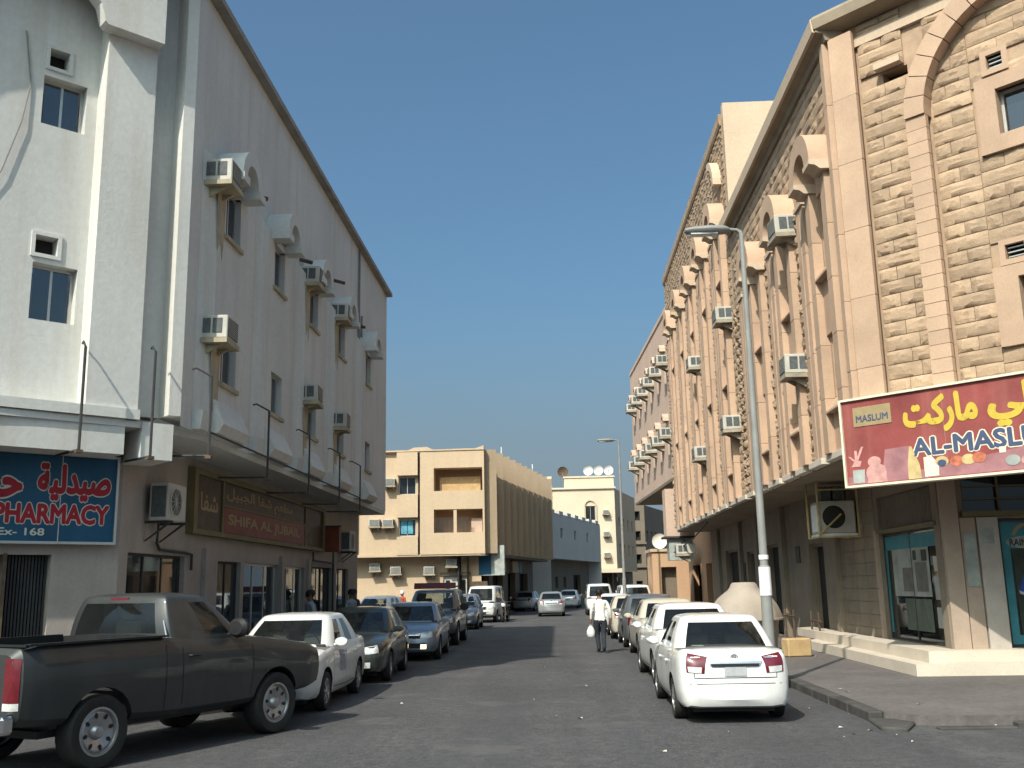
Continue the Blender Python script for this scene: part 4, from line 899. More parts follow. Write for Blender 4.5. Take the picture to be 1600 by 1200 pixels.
# grey white block beyond, in shade
gdir = Vector((5.1, 20, 0)).normalized(); GS = Fr((-.55, 84.5, 0), gdir, (gdir.y, -gdir.x, 0)); GF = Fr((-.55, 84.5, 0), (-gdir.y, gdir.x, 0), (-gdir.x, -gdir.y, 0))
GB = thing('grey_white_building', 'plain grey white two storey building in shade beyond the tan flats', 'building', (-3, 92, 0), world=True)
gh3 = [(3.6 + i * 2.6, 4.5 + i * 2.6, 5.9 - .0, 6.8) for i in range(6)]
wall(GS, 0, 20.5, 4.2, 8.0, 0, gh3[::2], .2).build('wall', 'grey_white', GB)
for o in gh3[::2]: window(GB, GS, *o, -.12, 1)
for i in range(7): MB().box(GS, .2 + i * 3.0, 1.6 + i * 3.0, -.3, .03, 7.9, 8.25).build('merlon', 'grey_white', GB)
wall(GF, 0, 12, 0, 8.0, 0, [], .1).build('side_wall', 'grey_white', GB)
wall(GS, 0, 20.5, 0, 4.2, -1.2, [(2, 4, .1, 2.6), (6, 7, 1.6, 2.6), (9, 10, 1.6, 2.6), (13, 16, .1, 2.8)], .3).build('ground_floor_wall', 'tan_dark', GB)
MB().box(GS, 0, 20.5, -1.8, -1.7, 0, 4).build('dark_room', 'dark_in', GB); MB().box(GS, 0, 20.5, -1.4, -.001, 4.1, 4.199).build('soffit', 'grey_white', GB)
e_ = GS.P(20.5, 0, 0); MB().box(WORLD, e_.x - 8, e_.x, e_.y - .3, e_.y, 0, 8).build('end_wall', 'grey_white', GB)

# cream block with roof dishes
CF = Fr((6.6, 112, 0), (-1, 0, 0), (0, -1, 0)); cdir = Vector((2.4, 10, 0)).normalized(); CS = Fr((6.6, 112, 0), cdir, (cdir.y, -cdir.x, 0))
CB = thing('cream_building', 'sunny cream corner building with dishes on its roof at the street bend', 'building', (3, 116, 0), world=True)
ch_ = [(2.2, 3.3, 8.9, 10.5), (2.3, 3.2, 5.6, 7.0)]
wall(CF, 0, 7.2, 3.3, 12.4, 0, ch_, .2).build('wall', 'ochre', CB)
for o in ch_: window(CB, CF, *o, -.12, 2)
MB().arch(CF, 2.75, 10.5, .56, .72, .003, .15, 0, 180, 10).box(CF, 2.03, 2.2, .003, .13, 8.8, 10.5).box(CF, 3.3, 3.47, .003, .13, 8.8, 10.5).box(CF, 2.0, 3.5, .003, .16, 8.68, 8.8).build('window_surround', 'cream', CB)
MB().box(CF, -.15, 7.4, -.3, .22, 12.402, 12.6).box(CF, .0, 5.6, -4, -.3, 12.6, 13.7).box(CF, -.1, 5.7, -4.1, -.2, 13.702, 13.9).build('parapet', 'ochre', CB)
MB().box(CF, 5.9, 7.6, -.6, -.2, 3.2, 12.3).build('recess', 'tan_dark', CB)
MB().box(CF, 7.0, 15, -.8, .1, 0, 12.9).box(CF, 7.0, 15, -.9, .2, 13.6, 13.9).box(CF, 7.2, 15, -3, -.2, 12.9, 13.6).build('left_wing', 'ochre', CB)
for i in range(4): MB().box(CF, 7.4 + i * 1.4, 8.0 + i * 1.4, .101, .2, 9.0 + (i % 2), 12).build('panel', 'grey_white', CB)
wall(CS, 0, 14, 3.3, 12.4, 0, [(2 + 3 * i, 3 + 3 * i, z, z + 1.3) for i in range(4) for z in (5, 8)], .25).build('side_wall', 'tan', CB)
MB().box(CS, 0, 14, -.6, -.4, 3.4, 12).build('dark_room', 'dark_in', CB)
wall(CF, 0, 7.2, 0, 3.3, -1.0, [(1, 4, .1, 2.6)], .3).build('ground_floor_wall', 'rust', CB); wall(CS, 0, 14, 0, 3.3, -.6, [(2, 5, .1, 2.6), (7, 10, .1, 2.6)], .3).build('ground_floor_wall', 'tan_dark', CB)
MB().box(CF, 1, 4.2, -1.5, -1.4, 0, 2.8).build('dark_room', 'dark_in', CB)
MB().box(CF, -.5, 4.6, -.98, .9, 3.1, 3.55).build('awning', 'ochre', CB); MB().box(CF, 4.0, 10, -1.2, .6, 2.3, 3.15).build('awning', 'rust', CB)
MB().plan([(6.4, 112.2), (-8, 112.2), (-8, 122), (8.6, 122)], 12.1, 12.3).build('roof', 'ochre', CB)
for z, lb in ((9.5, 'topmost'), (7.1, 'middle'), (4.8, 'lowest')): place_ac(CF, 1.05, z, lb + ' of three air conditioners stacked up the cream building edge', 'air conditioners on the cream building', 0)
for k, (x, lb) in enumerate(((3.75, 'left'), (4.9, 'middle'), (6.05, 'right'))):
    t = thing('satellite_dish', 'white round dish on the cream roof, %s of the three' % lb, 'satellite dish', (x, 112.6, 13.9), group='dishes on the cream roof')
    MB().lathe((0, -.25, .62), [(.001, .12), (.2, .1), (.4, .04), (.55, -.06), (.56, -.08), (.54, -.06), (.39, .06), (.001, .15)], 20, 'y').build('bowl', 'dish', t, smooth=True)
    MB().tube([(0, 0, 0), (0, 0, .5), (0, -.18, .62)], .05, 6).build('mast', 'polegrey', t); MB().tube([(0, -.2, .25), (0, -.75, .55)], .025, 5).build('feed_arm', 'polegrey', t)
t = thing('satellite_dish', 'dark tilted dish on the left wing of the cream roof', 'satellite dish', (.9, 113, 13.9)); MB().lathe((0, 0, .6), [(.001, .15), (.3, .1), (.6, -.05), (.62, -.08), (.3, .13), (.001, .18)], 16, 'y').build('bowl', 'rust', t); MB().tube([(0, .1, 0), (0, .1, .5)], .05, 6).build('mast', 'polegrey', t)
# dark block and small tan block closing the street
DB = thing('brown_building', 'shaded brown apartment building closing the bend of the street', 'building', (12, 136, 0), world=True)
DF = Fr((11.6, 132, 0), (-1, 0, 0), (0, -1, 0)); DS = Fr((11.6, 132, 0), (.3, .95, 0), (.95, -.3, 0))
wall(DF, 0, 5, 0, 12.5, 0, [(.6 + i * 1.5, 1.4 + i * 1.5, z, z + 1.2) for i in range(3) for z in (1, 4.4, 7.4, 10)], .25).build('wall', 'tan_dark', DB)
wall(DS, 0, 20, 0, 12.0, 0, [(1 + i * 2.6, 2 + i * 2.6, z, z + 1.3) for i in range(7) for z in (4.4, 7.4)], .25).build('side_wall', 'tan_dark', DB)
MB().box(DF, .1, 5, -.8, -.7, 0, 12).build('dark_room', 'dark_in', DB); MB().box(DS, 0, 20, -.8, -.7, 0, 11.5).build('dark_room', 'dark_in', DB)
for z in (3.9, 6.9): MB().box(DF, -.1, 5, .002, .3, z, z + .25).build('ledge', 'tan_dark', DB)
EB = thing('tan_house', 'low sunny tan house at the very end of the street', 'building', (15.5, 165, 0), world=True)
EF = Fr((18, 160, 0), (-1, 0, 0), (0, -1, 0)); eh = [(.6 + i * 1.6, 1.4 + i * 1.6, z, z + 1.1) for i in range(3) for z in (1.2, 4.2, 6.8)]
wall(EF, 0, 6, 0, 9.5, 0, eh, .2).build('wall', 'tan', EB); MB().box(EF, 0, 6, -.9, -.8, 0, 9).build('dark_room', 'dark_in', EB); MB().box(EF, -.1, 6.1, -.3, .15, 9.5, 9.8).build('parapet', 'tan', EB); MB().box(WORLD, 17.8, 18, 160.1, 170, 0, 9.5).build('side_wall', 'tan', EB)
HB = thing('far_block', 'pale block far off between the brown building and the rose building', 'building', (24, 190, 0), world=True)
HF = Fr((40, 186, 0), (-1, 0, 0), (0, -1, 0)); wall(HF, 0, 20, 0, 8, 0, [(1 + i * 2.4, 2 + i * 2.4, z, z + 1.2) for i in range(7) for z in (1.5, 4.8)], .2).build('wall', 'tan', HB); MB().box(HF, 0, 20, -.9, -.8, 0, 7.5).build('dark_room', 'dark_in', HB)

# rose building after the sandstone one
P0, P1 = Vector((5.86, 48.6, 0)), Vector((5.2, 65.0, 0)); pd_ = (P1 - P0).normalized(); PS = Fr(P0, pd_, (-pd_.y, pd_.x, 0)); PL_ = (P1 - P0).length
PB = thing('rose_building', 'rose plastered building with air conditioners under small hoods, overhanging the street', 'building', (9, 57, 0), world=True)
pu = [1.2 + i * 2.75 for i in range(6)]
ph = [(u, u + .6, a, b) for u in pu for a, b in ((11.4, 13.2), (8.0, 9.4))]
wall(PS, 0, PL_, 7.0, 15.4, 0, ph, .25).build('wall', 'rose', PB)
for o in ph: window(PB, PS, *o, -.15, 1)
for u in pu:
    for zt in (13.5, 9.9): MB().arch(PS, u + .3, zt, .28, .42, .003, .3, 0, 180, 6).build('hood', 'rose', PB)
MB().box(PS, -.0, PL_, -.3, .06, 15.402, 15.6).build('coping', 'rose', PB)
q = PS.P(PL_, 0, 0); MB().box(WORLD, q.x, 16, q.y, q.y + .3, 7.0, 15.4).build('end_wall', 'rose', PB)
MB().plan([(P0.x, P0.y), (P1.x, P1.y), (16, P1.y), (16, P0.y)], 6.85, 6.999).build('soffit', 'tan_dark', PB)
wall(Fr((7.6, 0, 0), (0, 1, 0), (-1, 0, 0)), 48.6, 70, 0, 6.85, 0, [(50, 52, .1, 2.8), (54, 57, .1, 2.8), (60, 63, .1, 2.8), (58, 59.4, 3.6, 6.5)], .3).build('ground_floor_wall', 'orange_wall', PB)
MB().box(WORLD, 8.2, 8.3, 49, 70, 0, 6.5).build('dark_room', 'dark_in', PB)
gp = 'air conditioners on the rose building'; pos_ = ('nearest', 'second', 'third', 'fourth', 'fifth', 'farthest')
for row, z in (('upper', 12.6), ('lower', 8.9)):
    for k, u in enumerate(pu): place_ac(PS, u - .75, z, 'air conditioner on the rose facade, %s row, %s along the street' % (row, pos_[k]), gp)
# bits hanging and standing under the rose building
bx = thing('bay_box', 'sunlit boxed sign hanging at the end of the sandstone building', 'sign', (5.6, 49.2, 3.8), world=True)
MB().box(WORLD, 5.35, 6.7, 49.0, 50.2, 4.1, 6.4).build('upper_box', 'rose', bx); MB().box(WORLD, 5.45, 6.6, 49.1, 50.1, 2.95, 4.0).build('lower_box', 'poster_pale', bx); MB().box(WORLD, 5.2, 6.7, 48.9, 50.3, 4.0, 4.09).build('ledge', 'darkmetal', bx)
hl = thing('kiosk', 'small tan kiosk with a dark doorway past the sandstone building', 'kiosk', (5.9, 54, 0), world=True)
wall(Fr((5.0, 53.4, 0), (1, 0, 0), (0, -1, 0)), 0, 1.9, 0, 3.5, 0, [(.45, 1.25, .1, 2.7)], .3).build('wall', 'orange_wall', hl); MB().box(WORLD, 5.0, 6.9, 53.9, 54.0, 0, 3.2).build('dark_room', 'tan_dark', hl); wall(Fr((5.0, 53.4, 0), (0, 1, 0), (-1, 0, 0)), 0, 3, 0, 3.5, 0, [], .1).build('wall', 'orange_wall', hl); MB().box(WORLD, 4.9, 7, 53.3, 56.5, 3.5, 3.65).build('roof', 'tan', hl)
ds = thing('satellite_dish', 'pale dish standing on the kiosk roof under the rose building', 'satellite dish', (5.55, 54.6, 3.65)); MB().lathe((0, 0, .45), [(.001, .1), (.2, .08), (.38, 0), (.41, -.03), (.38, .02), (.001, .13)], 20, 'y').build('bowl', 'dish', ds, smooth=True); MB().tube([(0, .12, 0), (0, .12, .45)], .03, 6).build('mast', 'polegrey', ds)
place_ac(Fr((6.05, 0, 0), (0, 1, 0), (-1, 0, 0)), 46.3, 3.1, 'sunlit air conditioner low under the far end of the sandstone ledge', 'low air conditioners under the sandstone overhang')
cbx = MB().tube([(6.0, 40, 4.2), (5.9, 44, 3.7), (5.6, 48.4, 3.3), (6.2, 49.0, 3.9)], .03, 6); tag(cbx.build('sagging_cable', 'darkmetal'), 'dark cable sagging under the far end of the sandstone overhang', 'cable')
hh = MB().plan([(-13, 120), (-13, 150), (-40, 150), (-40, 120)], 0, 9); tag(hh.build('rear_block', 'tan'), 'plain tan block behind the grey white building', 'building')
# ================================================================== VEHICLES
def paint(name, col, metal=.25, rough=.32, dust=.0, coat=.8):
    return mat('paint_' + name, col, rough, .05, .9, metal=metal, spec=.5, coat=coat, fine=.02, streak=dust, stain=tuple(min(.4, c * 1.6 + .02) for c in col))
PT = dict(white=paint('white', (.74, .73, .70), 0, .32, .3), taxi=paint('taxi_white', (.66, .65, .62), 0, .4, .4), grey=paint('graphite', (.026, .029, .029), .1, .5, .35, .35),
          green=paint('dark_green', (.035, .042, .036), .35, .35, .2), silver=paint('silver_blue', (.26, .30, .36), .6, .35), steel=paint('steel', (.42, .43, .43), .6, .35),
          sand=paint('sand', (.55, .50, .40), .1, .35), dusk=paint('slate', (.13, .14, .15), .4, .38, .2))
def lerp_tab(tab, y):
    if y <= tab[0][0]: return tab[0][1:]
    for a, b in zip(tab, tab[1:]):
        if y <= b[0]:
            f = (y - a[0]) / (b[0] - a[0]); f = f * f * (3 - 2 * f) * .5 + f * .5
            return tuple(p + (q - p) * f for p, q in zip(a[1:], b[1:]))
    return tab[-1][1:]
def lower_body(tab, zb, wheels, wr, mname, cabin, bed=None, nst=34):
    """closed body below the belt line; tab rows: y, half width, deck height, bottom height"""
    y0, y1 = tab[0][0], tab[-1][0]
    ys = [y0 + (y1 - y0) * (.5 - .5 * math.cos(math.pi * (i / (nst - 1)))) * .6 + (y1 - y0) * i / (nst - 1) * .4 for i in range(nst)]
    vs = []; fs = []; mi = []; n = 0
    for y in ys:
        w, zt, zl = lerp_tab(tab, y); h = zt - zl
        half = [(0, zl), (w * .7, zl), (w * .9, zl + .02), (w * .965, zl + .09), (w * .992, zl + h * .34), (w, zl + h * .55), (w * .99, zl + h * .76), (w * .962, zl + h * .93), (w * .925, zt - .004), (w * .86, zt + .012), (w * .5, zt + .03), (0, zt + .035)]
        ring = half + [(-x, z) for x, z in half[-2:0:-1]]; n = len(ring)
        vs += [(x, y, z) for x, z in ring]
    for i in range(nst - 1):
        for j in range(n): fs.append((i * n + j, i * n + (j + 1) % n, (i + 1) * n + (j + 1) % n, (i + 1) * n + j))
    fs += [tuple(range(n - 1, -1, -1)), tuple(range((nst - 1) * n, nst * n))]
    me = bpy.data.meshes.new('body'); me.from_pydata(vs, [], fs)
    bm = bmesh.new(); bm.from_mesh(me); bmesh.ops.recalc_face_normals(bm, faces=bm.faces); bm.to_mesh(me); bm.free()
    for m_ in (mname, 'black'): me.materials.append(PT.get(m_) or MT[m_])
    o = bpy.data.objects.new('body', me); COL.objects.link(o)
    cut = MB()
    for wy in wheels: cut.lathe((0, wy, wr + .01), [(.001, -1.4), (wr + .065, -1.4), (wr + .065, 1.4), (.001, 1.4)], 26, 'x')
    cm = cut.mesh('cut', ['black'])
    bmc = bmesh.new(); bmc.from_mesh(cm); bmesh.ops.remove_doubles(bmc, verts=bmc.verts, dist=.004); bmesh.ops.recalc_face_normals(bmc, faces=bmc.faces)
    bmc.to_mesh(cm); bmc.free()
    cs = [bpy.data.objects.new('cut', cm)]
    if bed:
        bb = MB().box(WORLD, -bed[2], bed[2], bed[0], bed[1], bed[3], bed[3] + 3).mesh('cut', ['black']); cs.append(bpy.data.objects.new('cut', bb))
    for c in cs:
        COL.objects.link(c); md = o.modifiers.new('cut', 'BOOLEAN'); md.object = c; md.operation = 'DIFFERENCE'; md.solver = 'EXACT'; md.material_mode = 'TRANSFER'
    me2 = bpy.data.meshes.new_from_object(o.evaluated_get(bpy.context.evaluated_depsgraph_get()))
    bpy.data.objects.remove(o)
    for c in cs: bpy.data.objects.remove(c)
    bi = next((i for i, m_ in enumerate(me2.materials) if m_ and m_.name.startswith('black')), 0)
    me2.materials.append(MT['seat']); ci = len(me2.materials) - 1
    for p in me2.polygons:
        c = p.center
        if p.normal.z > .8 and cabin[0] < c.y < cabin[1] and c.z > .5 and abs(c.x) < cabin[2]: p.material_index = ci
    me2.shade_smooth(); me2.set_sharp_from_angle(angle=rad(32)); me2.name = 'body'
    return me2
def greenhouse(gh, mname):
    """shell above the belt line with real window openings; gh rows per level v: front y, rear y, half width, z"""
    lev = [0, .07, .35, .65, .90, 1.0]; (f0, r0, w0, z0), (f1, r1, w1, z1) = gh['base'], gh['top']; sp = gh['splits']
    half = [(0, 0, 'f'), (.45, .012, 'f'), (.84, .05, 'f'), (.94, .10, 'f')] + [(1, s, 's') for s in sp] + [(.95, .07, 'r'), (.84, .03, 'r'), (.45, .008, 'r'), (0, 0, 'r')]
    def ring(v, sc=1.0, dz=0.):
        b = v ** gh.get('curve', 1.0); q = lambda a, c: a + (c - a) * v
        bow = gh.get('bow', .05) * math.sin(math.pi * v * .9)
        F, R_, Wd, Z = q(f0, f1) + bow, q(r0, r1) - bow * .8, q(w0, w1) + .02 * math.sin(math.pi * v), q(z0, z1); L = F - R_
        cy = (F + R_) / 2; out = []
        for x, s, k in half:
            y = F - s * L * (.9 if k == 'f' else 1) if k in 'fs' else R_ + s * L
            out.append((x * Wd * sc, cy + (y - cy) * sc, Z + dz))
        return out + [(-x, y, z) for x, y, z in out[-2:0:-1]]
    R = [ring(v) for v in lev] + [ring(1, .93, .025), ring(1, .7, .05), ring(1, .35, .06)]
    n = len(R[0]); m = len(half); vs = [p for r in R for p in r]; fs = []; mi = []
    kinds = gh['kinds']; base = 4
    for i in range(len(R) - 1):
        for j in range(n):
            jj = j if j < m - 1 else 2 * (m - 1) - 1 - j; k = 0
            if 1 <= i <= 3:
                if jj in (0, 1): k = 1
                elif jj in (m - 2, m - 3): k = 2
                elif base <= jj < base + len(sp) - 1 and kinds[jj - base] == 'g': k = (10 if j < m - 1 else 30) + jj
            fs.append((i * n + j, i * n + (j + 1) % n, (i + 1) * n + (j + 1) % n, (i + 1) * n + j)); mi.append(k)
    fs.append(tuple(range((len(R) - 1) * n, len(R) * n))); mi.append(0)
    me = bpy.data.meshes.new('g'); me.from_pydata(vs, [], fs)
    ks = sorted(set(mi)); me.polygons.foreach_set('material_index', [ks.index(k) for k in mi])
    for k in ks: me.materials.append(None)
    bm = bmesh.new(); bm.from_mesh(me); bmesh.ops.recalc_face_normals(bm, faces=bm.faces); bm.to_mesh(me); bm.free()
    o = bpy.data.objects.new('g', me); COL.objects.link(o); md = o.modifiers.new('s', 'SUBSURF'); md.levels = 1; md.render_levels = 1; md.boundary_smooth = 'PRESERVE_CORNERS'
    me2 = bpy.data.meshes.new_from_object(o.evaluated_get(bpy.context.evaluated_depsgraph_get())); bpy.data.objects.remove(o)
    parts = []
    for idx, k in enumerate(ks):
        pm = {}; V = []; Fc = []
        for p in me2.polygons:
            if p.material_index != idx: continue
            f = []
            for vi in p.vertices:
                if vi not in pm: pm[vi] = len(V); V.append(tuple(me2.vertices[vi].co))
                f.append(pm[vi])
            Fc.append(tuple(f))
        x = MB(); x.add(V, Fc)
        nm, mm = ('roof_shell', PT[mname]) if k == 0 else ('windshield', 'carglass') if k == 1 else ('rear_window', 'carglass') if k == 2 else ('side_window', 'carglass')
        parts.append((nm, x.mesh(nm, mm, smooth=True)))
    return parts
WH = {}
def wheel_parts(r, w, spokes, wide, steel=False):
    key = (r, w, spokes)
    if key not in WH:
        t = MB().lathe((0, 0, 0), [(r * .66, -w * .42), (r * .8, -w * .5), (r * .95, -w * .48), (r, -w * .36), (r, w * .36), (r * .95, w * .48), (r * .8, w * .5), (r * .66, w * .42), (r * .62, 0)], 30, 'x').mesh('tyre', 'tyre', True)
        m = MB().lathe((0, 0, 0), [(r * .60, -w * .3), (r * .665, w * .36), (r * .665, w * .42), (r * .60, w * .42), (r * .58, w * .2)], 30, 'x')
        m.lathe((0, 0, 0), [(r * .2, w * .1), (r * .19, w * .36), (r * .14, w * .44), (.001, w * .45)], 16, 'x')
        for i in range(spokes):
            a = 2 * math.pi * i / spokes; c, s = math.cos(a), math.sin(a); h = wide * r
            P = lambda q, side, x: (x, q * c - side * s, q * s + side * c)
            a0, a1 = r * .14, r * .61
            m.add([P(a0, -h * .8, w * .2), P(a0, h * .8, w * .2), P(a1, h, w * .2), P(a1, -h, w * .2), P(a0, -h * .8, w * .40), P(a0, h * .8, w * .40), P(a1, h, w * .40), P(a1, -h, w * .40)], [(0, 3, 2, 1), (4, 5, 6, 7), (0, 1, 5, 4), (1, 2, 6, 5), (2, 3, 7, 6), (3, 0, 4, 7)])
        if steel:
            m = MB().lathe((0, 0, 0), [(r * .60, -w * .3), (r * .665, w * .36), (r * .665, w * .42), (r * .60, w * .42), (r * .57, w * .3), (r * .5, w * .36), (r * .3, w * .30), (r * .22, w * .26), (r * .19, w * .36), (r * .14, w * .44), (.001, w * .45)], 32, 'x')
        rim_ = m.mesh('rim', 'rim', True)
        if steel:
            hm = MB()
            for i in range(spokes):
                a = 2 * math.pi * (i + .5) / spokes; c, s = math.cos(a), math.sin(a); pts = []
                for k in range(12):
                    b = 2 * math.pi * k / 12; q, sd_ = r * .44 + r * .085 * math.cos(b), r * .058 * math.sin(b)
                    pts.append((w * .362, q * c - sd_ * s, q * s + sd_ * c))
                hm.add(pts, [tuple(range(12))])
            hm = hm.mesh('rim_slots', 'black')
            WH[key] = (t, rim_, hm); return WH[key]
        d = MB().lathe((0, 0, 0), [(.001, w * .12), (r * .62, w * .12)], 24, 'x').mesh('brake_disc', 'black')
        WH[key] = (t, rim_, d)
    return WH[key]
class Skin:
    """projects small panels onto a vehicle's own surface so that lamps, plates and seams follow it"""
    def __init__(s, meshes):
        V = []; Fc = []
        for me in meshes:
            k = len(V); V += [v.co.copy() for v in me.vertices]; Fc += [tuple(i + k for i in p.vertices) for p in me.polygons]
        s.b = BVHTree.FromPolygons(V, Fc)
    def hit(s, p, d, off):
        h = s.b.ray_cast(Vector(p), Vector(d).normalized(), 6)
        if h[0] is None: return None
        return h[0] - Vector(d).normalized() * off
    def panel(s, corners, d, name, m, parent, nu=6, nv=4, off=.008, mirror=False, back=True):
        c = [Vector(x) for x in corners]; rows = []
        for j in range(nv + 1):
            v = j / nv; row = []
            for i in range(nu + 1):
                u = i / nu; p = (c[0] * (1 - u) + c[1] * u) * (1 - v) + (c[3] * (1 - u) + c[2] * u) * v
                dd = Vector(d) if not callable(d) else d(p)
                row.append(s.hit(p, dd, off))
            rows.append(row)
        V = []; Fc = []; idx = {}
        for j in range(nv + 1):
            for i in range(nu + 1):
                if rows[j][i] is not None: idx[j, i] = len(V); V.append(rows[j][i])
        for j in range(nv):
            for i in range(nu):
                q = [(j, i), (j, i + 1), (j + 1, i + 1), (j + 1, i)]
                if all(k in idx for k in q): Fc.append(tuple(idx[k] for k in q))
        if not Fc: return
        outs = []
        for sg in ((1, -1) if mirror else (1,)):
            x = MB(); x.add([(a * sg, b, cc) for a, b, cc in V], Fc)
            # a little rim so the panel has an edge
            outs.append(x.build(name, m, parent, smooth=True))
        return outs
    def seam(s, pts, d, parent, w=.012, name='panel_gap', m='black', mirror=True, off=.003):
        mb = MB(); V = []
        P = [Vector(p) for p in pts]; dn = Vector(d).normalized(); dense = []
        for a, b in zip(P, P[1:]):
            k = max(2, int((b - a).length / .09))
            dense += [a + (b - a) * (i / k) for i in range(k)]
        dense.append(P[-1])
        row = []
        for i, p in enumerate(dense):
            t = (dense[min(i + 1, len(dense) - 1)] - dense[max(i - 1, 0)]).normalized(); sd_ = t.cross(dn).normalized() * w / 2
            a, b = s.hit(p + sd_, dn, off), s.hit(p - sd_, dn, off)
            row.append((a, b) if a is not None and b is not None else None)
        Fc = []; V = []
        for r0, r1 in zip(row, row[1:]):
            if r0 and r1 and (r0[0] - r1[0]).length < .3:
                k = len(V); V += [r0[0], r0[1], r1[1], r1[0]]; Fc.append((k, k + 1, k + 2, k + 3))
        if not V: return
        for sg in ((1, -1) if mirror else (1,)):
            x = MB(); x.add([(a * sg, b, c) for a, b, c in V], Fc); x.build(name, m, parent)
KIND = {
 'sedan': dict(L=4.35, tab=[(-2.16, .60, .80, .34), (-2.13, .70, .88, .26), (-2.05, .785, .965, .22), (-1.85, .825, 1.0, .21), (-1.3, .845, 1.005, .2), (0, .85, .96, .19), (.75, .845, .955, .19), (1.15, .835, .93, .2), (1.6, .81, .86, .2), (1.95, .76, .78, .21), (2.12, .66, .70, .24), (2.17, .55, .62, .30)],
   wheels=(-1.28, 1.28), r=.295, tw=.19, track=.735, gh=dict(base=(1.12, -1.62, .80, .945), top=(.28, -.98, .60, 1.43), splits=[.14, .40, .455, .73, .83, .9], kinds='gsgpp'), cab=(-1.7, 1.2, .78)),
 'hatch': dict(L=3.9, tab=[(-1.92, .62, .86, .34), (-1.88, .74, .95, .26), (-1.75, .82, 1.0, .22), (-1.3, .85, 1.0, .2), (0, .86, .97, .19), (.75, .85, .96, .19), (1.15, .84, .94, .2), (1.5, .80, .86, .2), (1.8, .74, .78, .22), (1.97, .6, .68, .28)],
   wheels=(-1.22, 1.22), r=.30, tw=.19, track=.74, gh=dict(base=(1.12, -1.84, .81, .96), top=(.30, -1.45, .62, 1.50), splits=[.13, .40, .445, .70, .80, .92], kinds='gsgps'), cab=(-1.8, 1.2, .8)),
 'suv': dict(L=4.7, tab=[(-2.34, .74, .95, .48), (-2.30, .84, 1.08, .40), (-2.1, .90, 1.12, .34), (-1.3, .93, 1.13, .32), (0, .94, 1.12, .32), (.9, .93, 1.10, .32), (1.4, .91, 1.05, .33), (2.0, .88, .99, .36), (2.25, .80, .92, .40), (2.34, .72, .84, .46)],
   wheels=(-1.38, 1.42), r=.37, tw=.25, track=.79, gh=dict(base=(1.25, -2.22, .89, 1.10), top=(.55, -1.98, .72, 1.76), splits=[.13, .36, .39, .62, .65, .9], kinds='gsgsg'), cab=(-2.1, 1.3, .85)),
 'van': dict(L=4.6, tab=[(-2.3, .74, .95, .45), (-2.26, .82, 1.05, .36), (-1.9, .85, 1.08, .32), (0, .86, 1.08, .3), (1.3, .86, 1.06, .3), (1.8, .85, 1.02, .31), (2.1, .82, .98, .34), (2.26, .76, .92, .38), (2.31, .66, .80, .44)],
   wheels=(-1.35, 1.40), r=.32, tw=.2, track=.74, gh=dict(base=(2.12, -2.2, .82, 1.05), top=(1.35, -2.05, .70, 1.86), splits=[.12, .33, .36, .64, .67, .93], kinds='gsgsg'), cab=(-2.1, 2.0, .8)),
 'pickup': dict(L=5.1, tab=[(-2.45, .86, 1.26, .62), (-2.42, .93, 1.32, .56), (-2.2, .97, 1.35, .52), (-1.2, .98, 1.35, .46), (-.3, .98, 1.35, .42), (-.2, .98, 1.34, .42), (.9, .98, 1.30, .42), (1.3, .97, 1.26, .44), (1.7, .96, 1.20, .46), (2.2, .94, 1.14, .5), (2.48, .88, 1.06, .54), (2.56, .78, .96, .6)],
   wheels=(-1.40, 1.50), r=.395, tw=.27, track=.83, gh=dict(base=(1.0, -.50, .92, 1.30), top=(.36, -.38, .73, 1.82), splits=[.20, .55, .78, .80, .86, .92], kinds='gpppp'), cab=(-.45, 1.1, .9), bed=(-2.36, -.5, .86, .80)),
}
CACHE = {}
